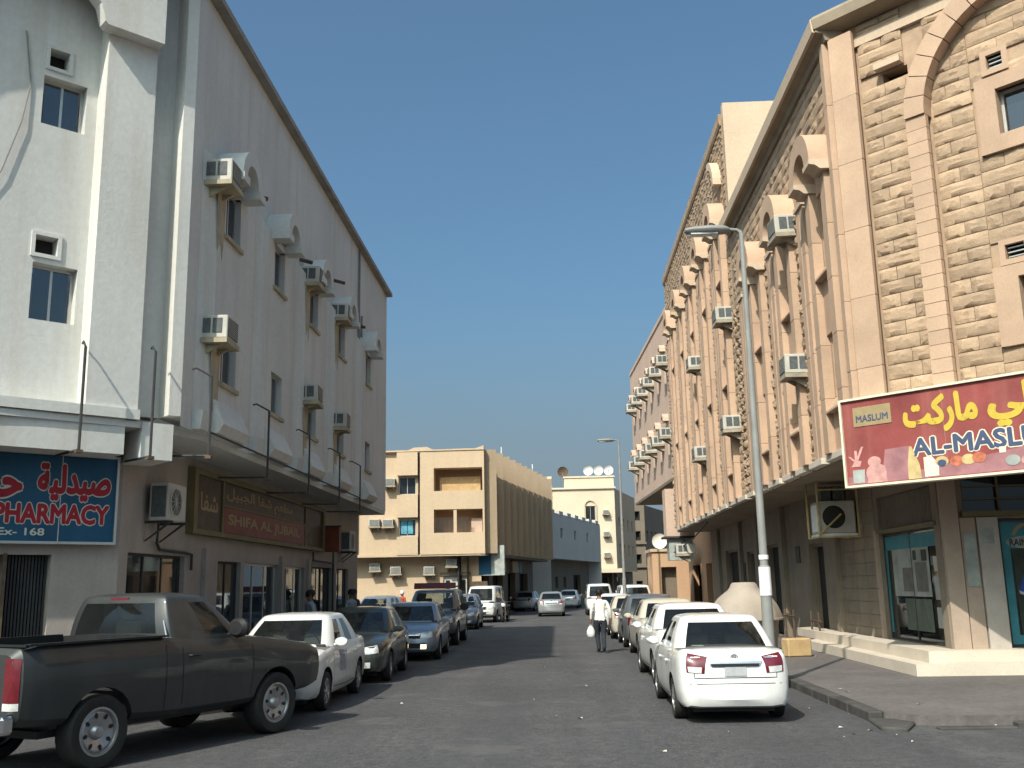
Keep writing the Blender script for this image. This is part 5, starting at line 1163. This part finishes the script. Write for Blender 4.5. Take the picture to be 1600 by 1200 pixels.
def car(name, label, cat, kind, colour, loc, yaw, group=None, rear=True, spokes=(7, .09), roof=None, rack=False, decal=None, fog=False, detail=True):
    K = KIND[kind]; tab = K['tab']
    t = thing(name, label, cat, loc, yaw, group)
    key = (kind, colour)
    if key not in CACHE:
        CACHE[key] = (lower_body(tab, 0, K['wheels'], K['r'], colour, K['cab'], K.get('bed')), greenhouse(K['gh'], roof or colour))
    body, gp_ = CACHE[key]
    link('body', body, t)
    for nm, me in gp_: link(nm, me, t)
    sk_ = Skin([body] + [me for nm, me in gp_ if nm == 'roof_shell'])
    ymax, ymin = tab[-1][0], tab[0][0]; w = max(r[1] for r in tab); r = K['r']
    ty, rm_, bd = wheel_parts(r, K['tw'], *spokes, steel=kind == 'pickup')
    for wy in K['wheels']:
        for sg in (-1, 1):
            wh = bpy.data.objects.new('wheel', None); COL.objects.link(wh); wh.parent = t; wh.empty_display_size = .1
            wh.location = (sg * K['track'], wy, r); wh.rotation_euler = (random.uniform(0, 6), 0, 0 if sg > 0 else math.pi)
            for nm, me in (('tyre', ty), ('rim', rm_), ('rim_slots' if kind == 'pickup' else 'brake_disc', bd)): link(nm, me, wh)
    if kind == 'pickup': z_h, z_t, z_b = (.78, 1.02), (.80, 1.24), .66
    elif kind == 'suv': z_h, z_t, z_b = (.70, .88), (.72, 1.02), .5
    elif kind == 'van': z_h, z_t, z_b = (.66, .84), (.62, .98), .5
    else: z_h, z_t, z_b = (.56, .70), (.66, .88), .42
    piv = Vector((0, 0, .7))
    # lamps wrap round the corners
    inw = lambda p: Vector((-.55 * p.x / w, -1, 0)) if p.y > 0 else Vector((-.55 * p.x / w, 1, 0))
    yf, yb = ymax + .6, ymin - .6
    x0, x1 = w * .50, w * 1.45
    sk_.panel([(x0, yf, z_h[0] + .01), (x1, yf, z_h[0] + .05), (x1, yf, z_h[1] + .06), (x0, yf, z_h[1])], inw, 'headlight', 'clear_lens', t, 8, 3, mirror=True)
    if kind == 'sedan':
        sk_.panel([(w * .86, yb, .70), (x1 * .98, yb, .72), (x1 * 1.02, yb, .98), (w * .80, yb, .93)], inw, 'taillight', 'red_lens', t, 8, 4, mirror=True)
        sk_.panel([(w * .94, yb, .705), (x1 * .93, yb, .725), (x1 * .95, yb, .80), (w * .92, yb, .79)], inw, 'reversing_lamp', 'clear_lens', t, 5, 2, off=.013, mirror=True)
    elif kind == 'pickup':
        sk_.panel([(w * 1.12, yb, .80), (w * 1.46, yb, .80), (w * 1.46, yb, 1.24), (w * 1.12, yb, 1.24)], inw, 'taillight', 'red_lens', t, 5, 5, mirror=True)
        sk_.panel([(w * 1.12, yb, .72), (w * 1.46, yb, .72), (w * 1.46, yb, .795), (w * 1.12, yb, .795)], inw, 'reversing_lamp', 'clear_lens', t, 4, 2, mirror=True)
    else:
        sk_.panel([(w * .95, yb, z_t[0]), (x1 * .98, yb, z_t[0]), (x1 * .96, yb, z_t[1]), (w * .97, yb, z_t[1])], inw, 'taillight', 'red_lens', t, 6, 4, mirror=True)
    # grille, intake, plates
    sk_.panel([(-w * .42, yf, z_h[0] + .02), (w * .42, yf, z_h[0] + .02), (w * .46, yf, z_h[1] - .02), (-w * .46, yf, z_h[1] - .02)], (0, -1, 0), 'grille', 'black', t, 8, 3)
    for k in range(2 if kind != 'pickup' else 1):
        zz = z_h[0] + .05 + k * .05
        sk_.panel([(-w * .42, yf, zz), (w * .42, yf, zz), (w * .42, yf, zz + .016), (-w * .42, yf, zz + .016)], (0, -1, 0), 'grille_bar', 'chrome', t, 8, 1, off=.014)
    sk_.panel([(-w * .55, yf, z_h[0] - .22), (w * .55, yf, z_h[0] - .22), (w * .6, yf, z_h[0] - .1), (-w * .6, yf, z_h[0] - .1)], (0, -1, 0), 'air_intake', 'black', t, 8, 2)
    sk_.panel([(-.17, yf, z_h[0] - .08), (.17, yf, z_h[0] - .08), (.17, yf, z_h[0] + .03), (-.17, yf, z_h[0] + .03)], (0, -1, 0), 'number_plate', 'plate', t, 3, 2, off=.02)
    for o in sk_.panel([(w * .72, yf, z_h[0] - .24), (w * 1.0, yf, z_h[0] - .24), (w * 1.0, yf, z_h[0] - .13), (w * .72, yf, z_h[0] - .13)], inw, 'fog_lamp', 'foglit' if fog else 'clear_lens', t, 4, 3, off=.012, mirror=True) or []: pass
    if kind == 'sedan':
        sk_.panel([(-.16, yb, .665), (.16, yb, .665), (.16, yb, .795), (-.16, yb, .795)], (0, 1, 0), 'number_plate', 'plate', t, 3, 2, off=.012)
        sk_.panel([(-.36, yb, .81), (.36, yb, .81), (.40, yb, .865), (-.40, yb, .865)], (0, 1, 0), 'boot_trim', 'chrome', t, 8, 2, off=.02)
        sk_.panel([(-.34, yb, .80), (.34, yb, .80), (.36, yb, .835), (-.36, yb, .835)], (0, 1, 0), 'boot_recess', 'black', t, 8, 1, off=.024)
        for a in (0,):
            MB().lathe((0, 0, 0), [(.036, 0), (.046, .012), (.054, 0)], 16, 'y')
        hp = sk_.hit((0, yb, .92), (0, 1, 0), .012)
        if hp is not None:
            e = MB()
            for rx, rz in ((.055, .038), (.022, .036), (.04, .014)):
                e.tube([(hp.x + rx * math.cos(2 * math.pi * i / 14), hp.y, hp.z + rz * math.sin(2 * math.pi * i / 14) + (.012 if rx == .04 else 0)) for i in range(15)], .005, 4)
            e.build('badge', 'chrome', t)
        sk_.panel([(.42, yb, .905), (.56, yb, .905), (.56, yb, .925), (.42, yb, .925)], (0, 1, 0), 'boot_badge', 'chrome', t, 2, 1, off=.006)
        sk_.seam([(-w * .72, yb, 1.1), (-w * .70, yb, .64), (w * .70, yb, .64), (w * .72, yb, 1.1)], (0, 1, 0), t, mirror=False, name='boot_gap')
        sk_.seam([(-w * 1.1, yb, .56), (w * 1.1, yb, .56)], (0, 1, 0), t, mirror=False, w=.008, name='bumper_gap')
    elif kind != 'pickup':
        sk_.panel([(-.17, yb, .60), (.17, yb, .60), (.17, yb, .72), (-.17, yb, .72)], (0, 1, 0), 'number_plate', 'plate', t, 3, 2, off=.014)
        sk_.seam([(-w * .7, yb, 1.1), (-w * .70, yb, .56), (w * .70, yb, .56), (w * .7, yb, 1.1)], (0, 1, 0), t, mirror=False, name='boot_gap')
    else:
        sk_.seam([(-w * .8, yb, 1.4), (-w * .80, yb, .74), (w * .80, yb, .74), (w * .8, yb, 1.4)], (0, 1, 0), t, mirror=False, name='tailgate_gap')
        MB().box(WORLD, -.92, .92, ymin - .14, ymin + .02, .50, .68).build('rear_bumper', 'chrome', t, bevel=.03)
        sk_.panel([(.80, yf, .50), (-.80, yf, .50), (-.80, yf, .68), (.80, yf, .68)], (0, -1, 0), 'front_bumper', 'chrome', t, 8, 2, off=.03)
    # doors
    gb = K['gh']['base']; zb = gb[3]; Lg = gb[0] - gb[1]; sp = K['gh']['splits']
    yd = [gb[0] - s * Lg for s in sp]; sx = (w + .5)
    if kind == 'pickup': seams = [[(sx, .98, 1.30), (sx, 1.0, .9), (sx, .95, .47), (sx, -.22, .47), (sx, -.25, 1.32)], [(sx, -.5, 1.36), (sx, -.5, .44)]]; hy = [(-.05, 1.12)]
    else:
        bp_ = (yd[1] + yd[2]) / 2; fr_y = min(gb[0] - .1, K['wheels'][1] - r - .12); rr_y = yd[3] - .05
        seams = [[(sx, fr_y, zb + .03), (sx, fr_y + .02, .6), (sx, fr_y - .05, .32), (sx, bp_, .30), (sx, bp_, zb)], [(sx, bp_, .30), (sx, K['wheels'][0] + r + .1, .31), (sx, K['wheels'][0] + r + .14, .5), (sx, rr_y - .1, .72), (sx, rr_y, zb)]]
        hy = [(bp_ + .18, zb - .14), (rr_y + .16, zb - .14)]
    for s_ in seams: sk_.seam(s_, (-1, 0, 0), t)
    for y, z in hy:
        hp = sk_.hit((sx, y, z), (-1, 0, 0), .0)
        if hp is not None:
            for sg in (1, -1): MB().tube([(sg * (hp.x + .002), y - .1, z), (sg * (hp.x + .03), y - .08, z), (sg * (hp.x + .03), y + .06, z), (sg * (hp.x + .002), y + .08, z)], .013, 6).build('door_handle', 'black' if kind != 'sedan' else PT[colour], t)
    my = yd[0] - .12
    for sg in (1, -1):
        m_ = MB().lathe((0, 0, 0), [(.001, -.05), (.07, -.045), (.10, 0), (.095, .05), (.001, .055)], 12, 'y')
        sc = 1.45 if kind in ('pickup', 'suv', 'van') else 1.0
        m_.v = [(sg * (gb[2] + .10 * sc + x * 1.1 * sc), my + y, zb + .08 * sc + z * .7 * sc * (1.25 if sc > 1 else 1)) for x, y, z in m_.v]
        m_.tube([(sg * (gb[2] - .03), my, zb + .02), (sg * (gb[2] + .08), my, zb + .06)], .025, 6)
        m_.build('mirror', PT[colour] if kind in ('sedan', 'hatch') else 'black', t, smooth=True)
    if detail:
        rows_ = [yd[1] - .05] if kind == 'pickup' else [yd[1] + .05, yd[3] + .25]
        for q, y in enumerate(rows_):
            for sg in (-1, 1):
                st = MB().box(WORLD, sg * .36 - .23, sg * .36 + .23, y - .08, y + .06, zb - .3, zb + .22).build('seat', 'seat', t, bevel=.04)
                MB().box(WORLD, sg * .36 - .12, sg * .36 + .12, y - .10, y, zb + .24, zb + .40).build('headrest', 'seat', st, bevel=.035)
        MB().box(WORLD, -gb[2] * .9, gb[2] * .9, gb[0] - .45, gb[0] - .12, zb - .15, zb + .05).build('dashboard', 'black', t, bevel=.04)
        MB().lathe((-.36, yd[0] - .12, zb + .02), [(.165, -.01), (.18, 0), (.165, .01)], 16, 'y').build('steering_wheel', 'black', t)
    if kind == 'pickup':
        MB().box(WORLD, -.16, .16, -.40, -.36, 1.785, 1.825).build('high_brake_lamp', 'red_lens', t)
        MB().tube([(.62, -.33, 1.80), (.90, -.45, 1.34)], .012, 5).build('cab_corner_trim', 'chrome', t)
        MB().box(WORLD, -.95, .95, -2.40, -2.36, 1.352, 1.375).box(WORLD, .87, .96, -2.35, -.5, 1.357, 1.38).box(WORLD, -.96, -.87, -2.35, -.5, 1.357, 1.38).build('bed_rail', 'black', t)
        MB().box(WORLD, -.7, .7, -2.0, 2.2, .38, .46).build('chassis', 'black', t)
    else:
        MB().box(WORLD, -w * .7, w * .7, ymin + .3, ymax - .3, tab[4][3] - .05, tab[4][3] + .03).build('underbody', 'black', t)
    if rack:
        rk = MB(); zt = K['gh']['top'][3] + .05
        for x in (-.62, .62): rk.tube([(x, .35, zt + .08), (x, -1.7, zt + .08)], .02, 6)
        for y in (.3, -.5, -1.5): rk.tube([(-.62, y, zt + .1), (.62, y, zt + .1)], .018, 6)
        rk.build('roof_rack', 'black', t)
        MB().uprism(WORLD, [(.42, zt + .02), (.50, zt + .02), (.42, zt + .22), (.34, zt + .22)], -.72, .72).build('roof_visor', mat('maroon', (.12, .02, .03), .5), t, bevel=.01)
    return t, sk_
R90 = 0.0
rr = 'white cars parked in a row along the right kerb'
c1, s1 = car('parked_sedan', 'nearest white sedan seen from behind, parked at the right kerb', 'car', 'sedan', 'white', (2.35, 16.05, .004), 0, rr); c1.scale = (.92, .97, .95)
MB().box(WORLD, -.5, -.32, -1.40, -1.2, 1.035, 1.04).build('dash_paper', 'sticker', c1)
for sg in (1,):
    s1.panel([(-.46, -2.6, 1.03), (-.28, -2.6, 1.03), (-.28, -2.6, 1.07), (-.46, -2.6, 1.07)], (0, 1, -.1), 'window_sticker', 'sticker', c1, 2, 1)
c2, _ = car('parked_sedan', 'white sedan with red tail lamp, second from the near end of the right row', 'car', 'sedan', 'white', (2.56, 21.0, .004), .02, rr)
car('parked_sedan', 'sand white sedan, third in the right row, just beyond the walking man', 'car', 'sedan', 'sand', (2.78, 27.2, .004), .01, rr)
car('parked_hatchback', 'dark slate hatchback squeezed in the right row beside the walking man', 'car', 'hatch', 'dusk', (2.75, 32.2, .004), 0, None)
car('parked_sedan', 'pale sand sedan beyond the dark hatchback in the right row', 'car', 'sedan', 'sand', (2.62, 37.2, .004), 0, rr)
car('parked_sedan', 'white sedan behind the walking man, far part of the right row', 'car', 'sedan', 'white', (2.3, 42.6, .004), math.pi, rr)
car('parked_suv', 'gleaming white off roader parked beneath the far street lamp', 'car', 'suv', 'white', (4.0, 56.0, .004), .06, None)
car('parked_sedan', 'white sedan tucked beside the kiosk beyond the sandstone building', 'car', 'sedan', 'white', (5.9, 66.0, .004), .1, None)
car('parked_suv', 'second white off roader farther back past the kiosk', 'car', 'suv', 'white', (5.2, 72.0, .004), .0, None)
# left row, facing the viewer
car('pickup_truck', 'dark grey dusty regular cab pickup truck at the left edge of the street', 'pickup truck', 'pickup', 'grey', (-5.34, 12.87, .004), -rad(25), None, spokes=(8, .19))
c3, s3 = car('taxi', 'white taxi with a door emblem, nosed in behind the dark pickup', 'taxi', 'sedan', 'taxi', (-4.55, 17.6, .004), math.pi, None)
s3.panel([(-2, .46, .54), (-2, .02, .52), (-2, .05, .86), (-2, .44, .88)], (1, 0, 0), 'door_emblem', mat('emblem_grey', (.30, .30, .36), .6, .35, 14), c3, 4, 4, off=.004)
s3.panel([(-2, -.03, .78), (-2, -.10, .78), (-2, -.10, .84), (-2, -.03, .84)], (1, 0, 0), 'door_emblem', 'sign_blue', c3, 2, 2, off=.004)
car('parked_sedan', 'dark green sedan facing the viewer, between the taxi and the silver blue sedan', 'car', 'sedan', 'green', (-4.38, 22.5, .004), math.pi + .03, None)
car('parked_sedan', 'silver blue sedan with a glowing fog lamp, facing the viewer', 'car', 'sedan', 'silver', (-4.05, 28.55, .004), math.pi + .03, None, fog=True)
car('parked_suv', 'grey off roader with a maroon roof visor behind the silver blue sedan', 'car', 'suv', 'dusk', (-4.25, 35.2, .004), math.pi, None, rack=True)
car('parked_hatchback', 'small silver blue hatchback in shade, between the off roader and the white van', 'car', 'hatch', 'silver', (-4.45, 47.0, .004), math.pi, None)
car('parked_van', 'white minivan facing the viewer in front of the tan flats', 'van', 'van', 'white', (-4.0, 55.5, .004), math.pi - .08, None)
car('parked_hatchback', 'white hatchback with dark windshield in the side street by the tan flats', 'car', 'hatch', 'white', (-8.15, 45.5, .004), math.pi - .12, None)
# on the road
car('moving_sedan', 'silver sedan driving away, the nearer of the cars in mid street', 'car', 'sedan', 'steel', (-.45, 64.0, .004), 0, None)
car('moving_sedan', 'bright silver sedan farther off, left of the nearer silver sedan', 'car', 'sedan', 'steel', (-2.25, 77, .004), -.2, None)
car('moving_sedan', 'small white sedan far down the middle of the street', 'car', 'sedan', 'white', (.95, 84, .004), -.1, None)
car('moving_van', 'white delivery van coming towards the viewer beyond the walking man', 'van', 'van', 'white', (2.55, 64.5, .004), math.pi, None, roof='white')
# ================================================================== PEOPLE
def person(label, loc, yaw, joints, cloth, head='hair'):
    """joints: dict of named points; one skinned body, clothes by region"""
    t = thing('person', label, 'person', loc, yaw)
    J = joints; names = list(J); idx = {n: i for i, n in enumerate(names)}
    edges = [('pelvis', 'waist'), ('waist', 'chest'), ('chest', 'neck'), ('neck', 'chin'), ('chin', 'head'), ('head', 'crown')]
    for s in 'LR': edges += [('pelvis', 'hip' + s), ('hip' + s, 'knee' + s), ('knee' + s, 'ankle' + s), ('ankle' + s, 'toe' + s), ('chest', 'sh' + s), ('sh' + s, 'elb' + s), ('elb' + s, 'wri' + s), ('wri' + s, 'hand' + s)]
    Rr = dict(pelvis=(.155, .11), waist=(.145, .10), chest=(.165, .115), neck=(.055, .055), chin=(.07, .075), head=(.082, .098), crown=(.06, .07))
    Rs = dict(hip=.108, knee=.078, ankle=.062, toe=.04, sh=.065, elb=.045, wri=.03, hand=.038)
    me = bpy.data.meshes.new('body'); me.from_pydata([J[n] for n in names], [(idx[a], idx[b]) for a, b in edges], [])
    o = bpy.data.objects.new('body', me); COL.objects.link(o); o.modifiers.new('s', 'SKIN'); sub = o.modifiers.new('u', 'SUBSURF'); sub.levels = 2
    if not me.skin_vertices:
        bm = bmesh.new(); bm.from_mesh(me); bm.verts.layers.skin.verify(); bm.to_mesh(me); bm.free()
    for n in names:
        sv = me.skin_vertices[0].data[idx[n]]; q = Rr.get(n) or (Rs[n[:-1]],) * 2; sv.radius = q; sv.use_root = n == 'pelvis'
    m2 = bpy.data.meshes.new_from_object(o.evaluated_get(bpy.context.evaluated_depsgraph_get())); bpy.data.objects.remove(o)
    for k in ('skin', cloth[0], cloth[1], 'black'): m2.materials.append(MT[k])
    zc = J['neck'][2] - .01; zw = J['pelvis'][2] - cloth[2]
    for p in m2.polygons:
        c = p.center; k = 0
        wri = any((c - Vector(J['wri' + s])).length < .06 or (c - Vector(J['hand' + s])).length < .085 for s in 'LR')
        if wri: k = 0
        elif c.z > zc: k = 0
        elif c.z > zw or any((c - Vector(J['elb' + s])).length < .12 for s in 'LR'): k = 1
        elif c.z > .085: k = 2
        else: k = 3
        p.material_index = k
    m2.shade_smooth(); link('body', m2, t)
    hd = Vector(J['head']); b = MB()
    b.lathe((0, 0, 0), [(.092, -.03), (.104, .03), (.10, .08), (.075, .125), (.04, .145), (.001, .15)], 16); b.v = [(x * .95 + hd.x, y * 1.12 + hd.y - .015, z + hd.z) for x, y, z in b.v]
    b.build('hair' if head == 'hair' else 'cap', head, t, smooth=True)
    f = MB().lathe((0, 0, 0), [(.001, .022), (.013, .008), (.017, -.012), (.001, -.02)], 8); f.v = [(x + hd.x, y + hd.y + .102, z + hd.z - .02) for x, y, z in f.v]; f.build('nose', 'skin', t, smooth=True)
    for s in (-1, 1):
        e = MB().lathe((0, 0, 0), [(.001, -.014), (.012, 0), (.001, .014)], 8, 'x'); e.v = [(x * .6 + hd.x + s * .034, y + hd.y + .093, z + hd.z + .008) for x, y, z in e.v]; e.build('eye', 'black', t)
        a = MB().lathe((0, 0, 0), [(.001, -.03), (.02, -.015), (.022, .015), (.001, .032)], 8); a.v = [(x * .5 + hd.x + s * .09, y + hd.y, z + hd.z - .01) for x, y, z in a.v]; a.build('ear', 'skin', t, smooth=True)
    mo = MB().box(WORLD, hd.x - .025, hd.x + .025, hd.y + .086, hd.y + .096, hd.z - .062, hd.z - .054); mo.build('mouth', 'rust', t)
    for s in 'LR':                                                    # five fingers per hand
        w_, h_ = Vector(J['wri' + s]), Vector(J['hand' + s]); d = (h_ - w_).normalized(); sg = 1 if s == 'R' else -1
        ax = Vector((0, 1, 0)) - d * d.y; ax = ax.normalized() if ax.length > .1 else Vector((1, 0, 0)); inn = d.cross(ax).normalized()
        for q in range(5):
            if q < 4:
                p0 = h_ + ax * (.027 - q * .018) - d * .005; l = (.07, .078, .072, .056)[q]; pts = [p0, p0 + d * l * .5 + inn * .008 * sg, p0 + d * l * .85 + inn * .03 * sg]
            else: p0 = h_ + ax * .03 - d * .035; pts = [p0, p0 + ax * .03 + d * .02, p0 + ax * .035 + d * .055]
            MB().tube(pts, [.010, .009, .007], 6).build('finger', 'skin', t, smooth=True)
    return t
walk = dict(pelvis=(0, 0, .92), waist=(0, .02, 1.06), chest=(0, .05, 1.30), neck=(0, .09, 1.47), chin=(0, .12, 1.54), head=(0, .135, 1.61), crown=(0, .135, 1.70),
            hipL=(-.09, 0, .86), kneeL=(-.085, .13, .48), ankleL=(-.06, .02, .10), toeL=(-.065, .16, .05), hipR=(.09, 0, .86), kneeR=(.075, -.02, .47), ankleR=(.05, -.26, .16), toeR=(.055, -.17, .05),
            shL=(-.19, .04, 1.39), elbL=(-.255, -.03, 1.12), wriL=(-.265, .02, .87), handL=(-.265, .04, .80), shR=(.19, .04, 1.39), elbR=(.27, -.05, 1.13), wriR=(.30, .02, .90), handR=(.30, .04, .83))
person('man in white shirt and dark trousers walking away up the street with a plastic bag', (1.16, 28.7, .004), .08, walk, ('shirt', 'trousers', .04))
b_ = MB().lathe((0, 0, 0), [(.001, 0), (.09, .0), (.12, .05), (.115, .15), (.085, .23), (.035, .30), (.02, .34)], 14); b_.v = [(x * 1.0, y * .65, z) for x, y, z in b_.v]
o = b_.build('plastic_bag', 'bag', smooth=True); o.location = (.885, 28.74, .44); tag(o, 'white plastic bag hanging from the hand of the walking man', 'bag')
stand = dict(walk); stand.update(pelvis=(0, 0, .92), waist=(0, 0, 1.06), chest=(0, .01, 1.30), neck=(0, .02, 1.47), chin=(0, .04, 1.54), head=(0, .05, 1.61), crown=(0, .05, 1.70), kneeL=(-.09, .02, .48), ankleL=(-.09, 0, .1), toeL=(-.1, .13, .05), kneeR=(.09, .02, .48), ankleR=(.09, 0, .1), toeR=(.1, .13, .05),
                                elbL=(-.25, .02, 1.12), wriL=(-.2, .18, .98), handL=(-.16, .24, .97), elbR=(.25, .02, 1.12), wriR=(.24, .1, .88), handR=(.24, .12, .81))
person('man in a grey blue shirt standing in shade behind the dark green sedan', (-6.35, 30.7, .13), -2.0, stand, ('thobe', 'thobe', .04))
person('man in dark teal clothes next to the one in the grey blue shirt', (-6.6, 32.6, .13), 2.6, stand, ('teal_cloth', 'teal_cloth', .04))
person('man in blue grey shirt at the shop windows behind the taxi', (-6.3, 25.6, .13), 2.2, stand, ('thobe', 'trousers', .04))
MT['red_shirt'] = mat('red_shirt', (.42, .09, .05), .9, .08, 4)
person('person in red shirt and pale cap in the sun beyond the off roader', (-7.95, 51.5, .004), 2.4, stand, ('red_shirt', 'trousers', .04), 'sticker')
# ------------------------------------------------------------------ motorcycle by the minivan
mo = thing('motorcycle', 'black motorcycle standing on the road side of the white minivan', 'motorcycle', (-2.85, 54.2, .004), math.pi - .15)
for y in (-.62, .66):
    wv = bpy.data.objects.new('wheel', None); COL.objects.link(wv); wv.parent = mo; wv.location = (0, y, .3)
    MB().lathe((0, 0, 0), [(.22, -.05), (.29, -.05), (.305, 0), (.29, .05), (.22, .05)], 20, 'x').build('tyre', 'tyre', wv, smooth=True)
    MB().lathe((0, 0, 0), [(.05, -.06), (.05, .06)], 10, 'x').add([(0, q * .23 * math.cos(a) , q * .23 * math.sin(a)) for a in (0, .79, 1.57, 2.36) for q in (-1, 1)] + [(.012, q * .23 * math.cos(a), q * .23 * math.sin(a) + .01) for a in (0, .79, 1.57, 2.36) for q in (-1, 1)], [(2 * i, 2 * i + 1, 8 + 2 * i + 1, 8 + 2 * i) for i in range(4)]).build('rim', 'rim', wv)
MB().lathe((0, 0, 0), [(.001, -.3), (.12, -.26), (.16, 0), (.11, .28), (.001, .32)], 14, 'y').build('fuel_tank', 'black', mo, smooth=True).location = (0, .12, .80)
MB().uprism(WORLD, [(-.75, .80), (-.1, .74), (-.05, .82), (-.4, .86), (-.8, .90)], -.13, .13).build('seat', 'black', mo, bevel=.02)
MB().box(WORLD, -.14, .14, -.25, .3, .32, .66).build('engine', 'darkmetal', mo, bevel=.03)
for x in (-.1, .1): MB().tube([(x, .66, .3), (x, .45, 1.0)], .025, 7).build('fork', 'chrome', mo)
MB().tube([(-.36, .30, 1.04), (-.2, .42, 1.05), (.2, .42, 1.05), (.36, .30, 1.04)], .018, 7).build('handlebar', 'darkmetal', mo)
MB().lathe((0, .52, .90), [(.001, -.1), (.09, -.04), (.10, .03), (.001, .05)], 14, 'y').build('headlight', 'clear_lens', mo, smooth=True)
for x in (-.34, .34): MB().tube([(x, .36, 1.04), (x * 1.15, .4, 1.2)], .01, 5).lathe((x * 1.15, .4, 1.25), [(.001, -.02), (.06, -.01), (.06, .01), (.001, .02)], 10, 'y').build('mirror', 'black', mo)
MB().tube([(.13, .2, .32), (.17, -.2, .26), (.17, -.75, .36)], .04, 8).build('exhaust', 'chrome', mo)
MB().tube([(0, .40, .95), (0, -.1, .70), (0, -.62, .72)], .035, 7).tube([(0, .38, .8), (0, .1, .34), (0, -.3, .34), (0, -.62, .3)], .03, 7).build('frame', 'darkmetal', mo)
MB().uprism(WORLD, [(-.9, .66), (-.8, .64), (-.62, .66), (-.62, .69), (-.8, .68), (-.92, .70)], -.08, .08).build('rear_mudguard', 'black', mo)
